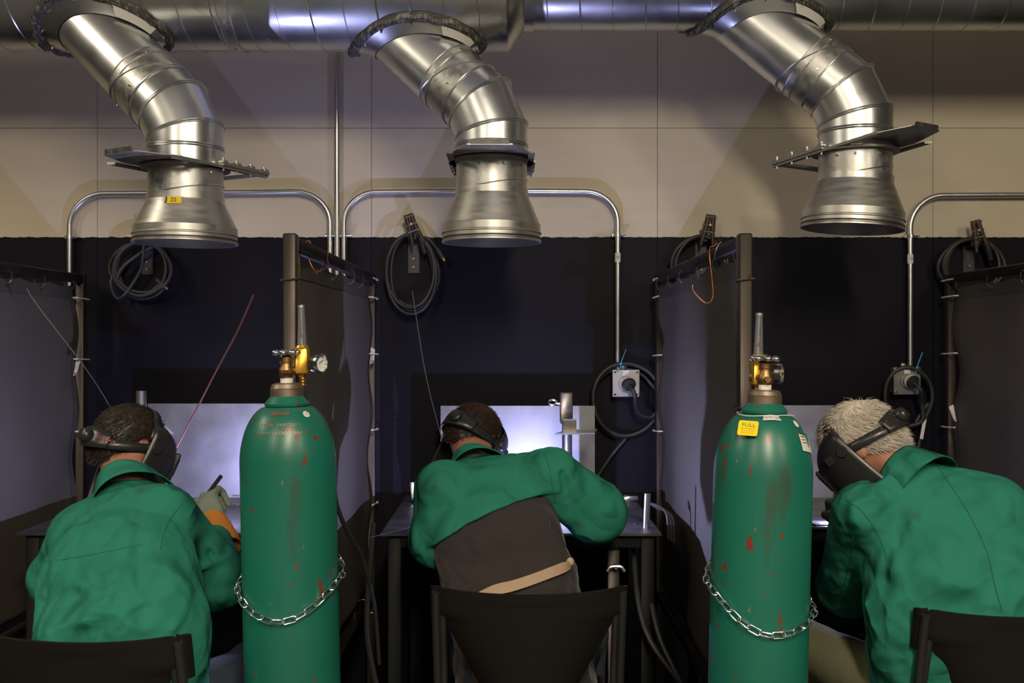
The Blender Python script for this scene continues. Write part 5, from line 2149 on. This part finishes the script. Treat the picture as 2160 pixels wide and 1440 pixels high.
left = dict(
    seed=11, label='person in green welding jacket at left, dark hair, head turned right, orange cuffed glove raised',
    pelvis=(-0.93, 2.42), head=P(272, 942, 2.84), hrot=hrot(-38, 28, 0),
    joints=dict(neck=P(268, 1030, 2.74), shL=P(168, 1128, 2.66), shR=P(350, 1088, 2.66),
                elL=P(120, 1220, 2.80), wrL=P(235, 1130, 3.16), haL=P(300, 1110, 3.26),
                elR=P(462, 1222, 2.80), wrR=P(452, 1108, 3.06), haR=P(434, 1056, 3.12),
                hipL=(-1.03, 2.44, 0.56), hipR=(-0.84, 2.46, 0.56), knL=(-1.14, 2.86, 0.55), knR=(-0.735, 2.80, 0.58),
                anL=(-1.12, 2.98, 0.10), anR=(-0.74, 3.00, 0.10)),
    torso=[(V((-0.945, 2.43, 0.50)), 0.205, 0.155), (P(262, 1330, 2.47), 0.190, 0.140), (P(252, 1210, 2.56), 0.180, 0.135), (P(262, 1120, 2.66), 0.130, 0.108)],
    sleeveL=(0.074, 0.070, 0.055), sleeveR=(0.074, 0.078, 0.044), wr=0.010, hem=0.42,
    folds=[(P(290, 1110, 2.52), P(345, 1160, 2.52), 0.014, -0.010), (P(345, 1160, 2.52), P(385, 1260, 2.56), 0.018, -0.016),
           (P(350, 1070, 2.52), P(340, 1110, 2.5), 0.010, -0.004), (P(120, 1180, 2.5), P(330, 1140, 2.45), 0.010, 0.006),
           (P(160, 1230, 2.4), P(300, 1330, 2.32), 0.014, 0.007), (P(230, 1340, 2.3), P(330, 1260, 2.35), 0.012, -0.008),
           (P(120, 1330, 2.35), P(260, 1290, 2.3), 0.012, 0.006), (P(200, 1210, 2.4), P(235, 1330, 2.3), 0.012, -0.006), (P(350, 1370, 2.3), P(400, 1240, 2.45), 0.014, 0.008),
           (P(410, 1130, 2.68), P(470, 1200, 2.70), 0.014, -0.009), (P(420, 1200, 2.66), P(490, 1170, 2.75), 0.014, 0.008), (P(400, 1240, 2.66), P(480, 1265, 2.70), 0.012, -0.008)],
    gupL=(0, -0.3, 1), gupR=(-0.3, -0.9, 0.2), glove_m='glove', cuff_m='suede', trousers='denim', slv=0.70, collar_up=0.026,
    hair='hairdark', hair_len=0.016, hair_n=4200, hair_cut=0.108, txt='XXXXXX')


def cape_cut(Pp):
    """positive below the cape's lower edge (an arched line seen on the back)"""
    px = 1080 + Pp[..., 0] * F / Pp[..., 1]
    x = Pp[..., 0]
    # real edge height on the back as a function of x, rising to the right
    xs = np.array([-0.40, -0.27, -0.20, -0.13, -0.06, 0.02, 0.10, 0.18, 0.30])
    zs = np.array([0.80, 0.865, 0.925, 0.972, 1.005, 1.033, 1.046, 1.050, 1.045])
    return np.interp(x, xs, zs) - Pp[..., 2]


mid = dict(
    seed=23, label='person in green cape sleeves over a charcoal sweatshirt, bent low over the middle table',
    pelvis=(0.03, 2.83), head=P(996, 926, 3.34), hrot=hrot(-26, 48, 8),
    joints=dict(neck=P(1002, 990, 3.18), shL=P(934, 1030, 3.04), shR=P(1162, 1002, 3.02),
                elL=P(922, 1140, 3.02), wrL=P(925, 1020, 3.42), haL=P(945, 975, 3.46),
                elR=P(1256, 1080, 3.08), wrR=(0.225, 3.27, 0.955), haR=(0.165, 3.40, 1.0),
                hipL=(-0.06, 2.86, 0.55), hipR=(0.13, 2.86, 0.55), knL=(-0.17, 3.26, 0.55), knR=(0.24, 3.26, 0.55),
                anL=(-0.15, 3.36, 0.10), anR=(0.24, 3.38, 0.10)),
    torso=[(V((0.04, 2.86, 0.50)), 0.205, 0.150), (P(1080, 1250, 2.92), 0.182, 0.132), (P(1050, 1150, 2.97), 0.178, 0.130), (P(1040, 1060, 3.06), 0.170, 0.112)],
    sleeveL=(0.070, 0.066, 0.052), sleeveR=(0.070, 0.082, 0.055), wr=0.007, hem=0.42, cape=cape_cut, collar_up=0.026, res=0.006,
    folds=[(P(1232, 975, 3.0), P(1246, 1025, 2.98), 0.030, -0.022), (P(1130, 1010, 2.92), P(1175, 1070, 2.90), 0.016, -0.010), (P(1185, 1000, 2.95), P(1210, 1100, 2.95), 0.014, -0.014),
           (P(1200, 1000, 2.95), P(1225, 1040, 2.98), 0.010, 0.010), (P(980, 1000, 2.95), P(950, 1060, 2.92), 0.016, 0.006), (P(1230, 1030, 2.95), P(1290, 1060, 2.98), 0.014, -0.008),
           (P(1240, 1110, 2.95), P(1290, 1060, 3.0), 0.014, 0.008), (P(1210, 990, 2.95), P(1160, 1120, 2.9), 0.012, -0.006), (P(1010, 1200, 2.8), P(1060, 1260, 2.75), 0.02, -0.01),
           (P(960, 1050, 2.9), P(940, 1150, 2.85), 0.012, -0.006), (P(1100, 1210, 2.78), P(1170, 1240, 2.78), 0.02, 0.008)],
    gupL=(0, -0.3, 1), gupR=(0, -0.4, 1), glove_m='glove', cuff_m='jacket', trousers='denim',
    hair='hairbrown', hair_len=0.020, hair_n=5200, hair_cut=0.105)

right = dict(
    seed=37, label='person with white hair in green welding jacket at right, head bowed to the left',
    pelvis=(1.15, 2.62), head=P(1820, 940, 2.74), hrot=hrot(52, 50, 0),
    joints=dict(neck=P(1912, 1000, 2.66), shL=P(1822, 1085, 2.62), shR=P(2095, 1075, 2.60),
                elL=P(1788, 1235, 2.90), wrL=(1.085, 3.19, 0.935), haL=(1.10, 3.34, 0.985),
                elR=P(2190, 1230, 2.75), wrR=P(2000, 1130, 3.12), haR=P(1920, 1100, 3.22),
                hipL=(1.05, 2.62, 0.56), hipR=(1.25, 2.60, 0.56), knL=(0.86, 2.98, 0.60), knR=(1.36, 3.02, 0.56),
                anL=(0.88, 3.12, 0.10), anR=(1.34, 3.14, 0.10)),
    torso=[(V((1.17, 2.62, 0.50)), 0.225, 0.155), (P(2020, 1330, 2.56), 0.210, 0.150), (P(2005, 1200, 2.58), 0.205, 0.150), (P(1980, 1095, 2.62), 0.180, 0.130)],
    sleeveL=(0.082, 0.082, 0.055), sleeveR=(0.085, 0.080, 0.055), wr=0.007, hem=0.42,
    folds=[(P(1850, 1170, 2.5), P(1880, 1110, 2.48), 0.014, -0.012), (P(1870, 1160, 2.5), P(1860, 1220, 2.5), 0.014, -0.012), (P(1865, 1150, 2.5), P(1895, 1120, 2.45), 0.010, 0.010),
           (P(1940, 1240, 2.42), P(1960, 1150, 2.42), 0.014, -0.007), (P(1860, 1260, 2.45), P(2000, 1260, 2.40), 0.016, -0.008), (P(1800, 1040, 2.6), P(1870, 1180, 2.5), 0.006, -0.004),
           (P(1780, 1120, 2.6), P(1760, 1220, 2.65), 0.016, 0.008), (P(1830, 1150, 2.5), P(1790, 1270, 2.62), 0.014, -0.008), (P(1985, 1000, 2.48), P(2060, 1120, 2.42), 0.004, -0.003), (P(2060, 1120, 2.42), P(2115, 1300, 2.38), 0.004, -0.003)],
    gupL=(0, -0.4, 1), gupR=(0, -0.4, 1), glove_m='glove', cuff_m='suede', trousers='olive',
    hair='hairwhite', hair_len=0.026, hair_n=9000, hair_cut=0.100, hair_extra=0.002)

pl_, jl, JL, _ = person(left)
pm_, jm, JM, _ = person(mid)
pr_, jr, JR, _ = person(right)



def seam(jacket, pts, r=0.0016, name='seam'):
    """stitched seam lying on the cloth: traced points dropped on to the jacket surface"""
    from mathutils.bvhtree import BVHTree
    me = jacket.data
    off = wl(jacket)
    bvh = BVHTree.FromPolygons([v.co + off for v in me.vertices], [tuple(p.vertices) for p in me.polygons])
    cam0 = V((0, 0, CZ))
    out = []
    for q in spline([V((a, b, 0)) for a, b in pts], 7):
        d = (P(q.x, q.y, 1.0) - cam0).normalized()
        hit = bvh.ray_cast(cam0, d)
        if hit[0] is not None:
            out.append(hit[0] + hit[1] * 0.0002)
    if len(out) > 3:
        MB().tube(out, r, 5).build(name, M['jacketseam'], jacket)


seam(jr, [(1978, 985), (2010, 1030), (2050, 1095), (2080, 1160), (2100, 1240), (2114, 1290)])
seam(jr, [(1783, 1055), (1815, 1075), (1842, 1110), (1862, 1150), (1872, 1185)], 0.0012)
seam(jr, [(1800, 1130), (1794, 1180), (1778, 1240), (1765, 1285)], 0.0012)
seam(jl, [(385, 1062), (362, 1090), (345, 1125), (338, 1160)], 0.0012)
seam(jl, [(95, 1185), (180, 1172), (250, 1158), (300, 1148)], 0.0010)
seam(jm, [(1147, 955), (1158, 985), (1164, 1020), (1172, 1055)], 0.0012)

# tools in the hands
mb = MB().tube([P(430, 1108, 3.10), P(434, 1075, 3.08), P(441, 1040, 3.12), P(466, 1004, 3.18)], 0.0065, 10, smooth=4)
tag(mb.build('welding_torch', M['plastic']), 'thin black welding torch held upright by the gloved hand of the left welder', 'torch')
# arcs
for nm, pos, hand, lab in (('L', ARC_L, P(300, 1110, 3.26), 'welding torch in the hidden hand of the left welder, arc burning at its tip'),
                           ('C', ARC_C, (0.165, 3.40, 0.97), 'welding torch of the middle welder, arc burning behind the sleeve'),
                           ('R', ARC_R, (1.10, 3.34, 1.0), 'welding torch of the right welder, arc burning on the right table')):
    t = thing('arc_torch', (pos.x, pos.y, TZ), lab, 'torch')
    tip = pos + V((0, 0, 0.012))
    d = (V(hand) + V((0, 0, 0.04)) - tip).normalized()
    MB().lathe([(0.0035, 0.010), (0.0065, 0.014), (0.0075, 0.030), (0.010, 0.034), (0.010, 0.060), (0.008, 0.065), (0.008, 0.15), (0.0, 0.15)], tip, d, 16).build('nozzle', M['cream'], t)
    MB().cyl(tip, tip + d * 0.014, 0.0012, seg=8).build('electrode', M['rodsteel'], t)
for x, y, lab in ((ARC_L.x, ARC_L.y, 'left'), (ARC_C.x, ARC_C.y, 'middle'), (ARC_R.x, ARC_R.y, 'right')):
    tag(MB().box((x, max(y, 3.47) + 0.02, TZ + 0.003), (0.13, 0.07, 0.006), Matrix.Rotation(R(12), 3, 'Z'), 0.001).build('work_piece', M['mill'], sharp=60),
        'flat steel work piece being welded on the %s table' % lab, 'work piece')

# leather strap round the waist of the middle welder
sp = []
for (x_, y_, D_) in ((985, 1272, 2.78), (1040, 1245, 2.76), (1080, 1235, 2.765), (1120, 1222, 2.775), (1160, 1207, 2.79), (1190, 1195, 2.82), (1203, 1187, 2.85)):
    sp.append(P(x_, y_, D_))
sp = spline(sp, 5)


def strapf(u, v):
    i = min(len(sp) - 2, int(u * (len(sp) - 1)))
    f_ = u * (len(sp) - 1) - i
    c = sp[i].lerp(sp[i + 1], f_)
    return c + V((0, 0, -0.015 + 0.030 * (1 - v) * (1 if u < 0.8 else 1 - (u - 0.8) * 1.5)))


st = MB().grid(strapf, 30, 2, 0.004).build('leather_strap', M['tan'], pm_, sharp=35)
kp = sp[-1]
MB().ball(kp + V((0.0, -0.004, 0.004)), 0.012, 12, (1, 0.8, 1.1)).build('strap_knot', M['tan'], st)

# bent wire hooks hanging on the bottom rails
hk = [((1425, 1258), (1426, 1275), (1434, 1277)), ((1415, 1293), (1416, 1306), (1421, 1309)), ((1440, 1282), (1448, 1296), (1449, 1310)), ((1471, 1345), (1471, 1400), (1473, 1405)),
      ((1492, 1368), (1492, 1388), (1491, 1396)), ((752, 1268), (770, 1266), (771, 1303)), ((738, 1270), (748, 1295), (745, 1325)), ((776, 1290), (790, 1295), (784, 1313)), ((60, 1268), (58, 1290), (58, 1302)), ((62, 1262), (78, 1280), (74, 1310))]
for k, q in enumerate(hk):
    D_ = {0: 3.85, 1: 3.85, 2: 3.7, 3: 3.45, 4: 3.3, 5: 3.9, 6: 3.8, 7: 3.95, 8: 3.75, 9: 3.75}[k]
    side = 'screen right of the middle booth' if k < 5 else ('screen left of the middle booth' if k < 8 else 'leftmost screen')
    grp = 'wire hooks on the ' + side
    tag(MB().tube([P(a, b, D_) for a, b in q], 0.0014, 6, smooth=4).build('wire_hook', M['rodsteel']), 'bent wire hook under the ' + side + ', ' + ('nearest the wall', 'second from the wall', 'third from the wall', 'fourth from the wall', 'farthest from the wall', 'its top bent square', 'its left one', 'its right one', 'the straighter one', 'the curled one')[k], 'hook', grp)

# floor cables in the dark under the middle table
for k, (x0, x1) in enumerate(((0.42, 0.60), (0.46, 0.58), (-0.50, -0.42))):
    tag(MB().tube([V((x0, 3.5 + 0.05 * k, 0.84)), V((x0 + 0.02, 3.3, 0.55)), V((x1, 3.2, 0.3)), V((x1 - 0.04, 3.4, 0.03)), V((x0, 3.8, 0.012))], 0.010, 8, smooth=8).build('floor_cable', M['rubber']),
        ('outer black cable drooping beside the right leg of the middle table', 'inner black cable drooping beside the right leg of the middle table', 'black cable drooping at the left side of the middle table')[k], 'cable')
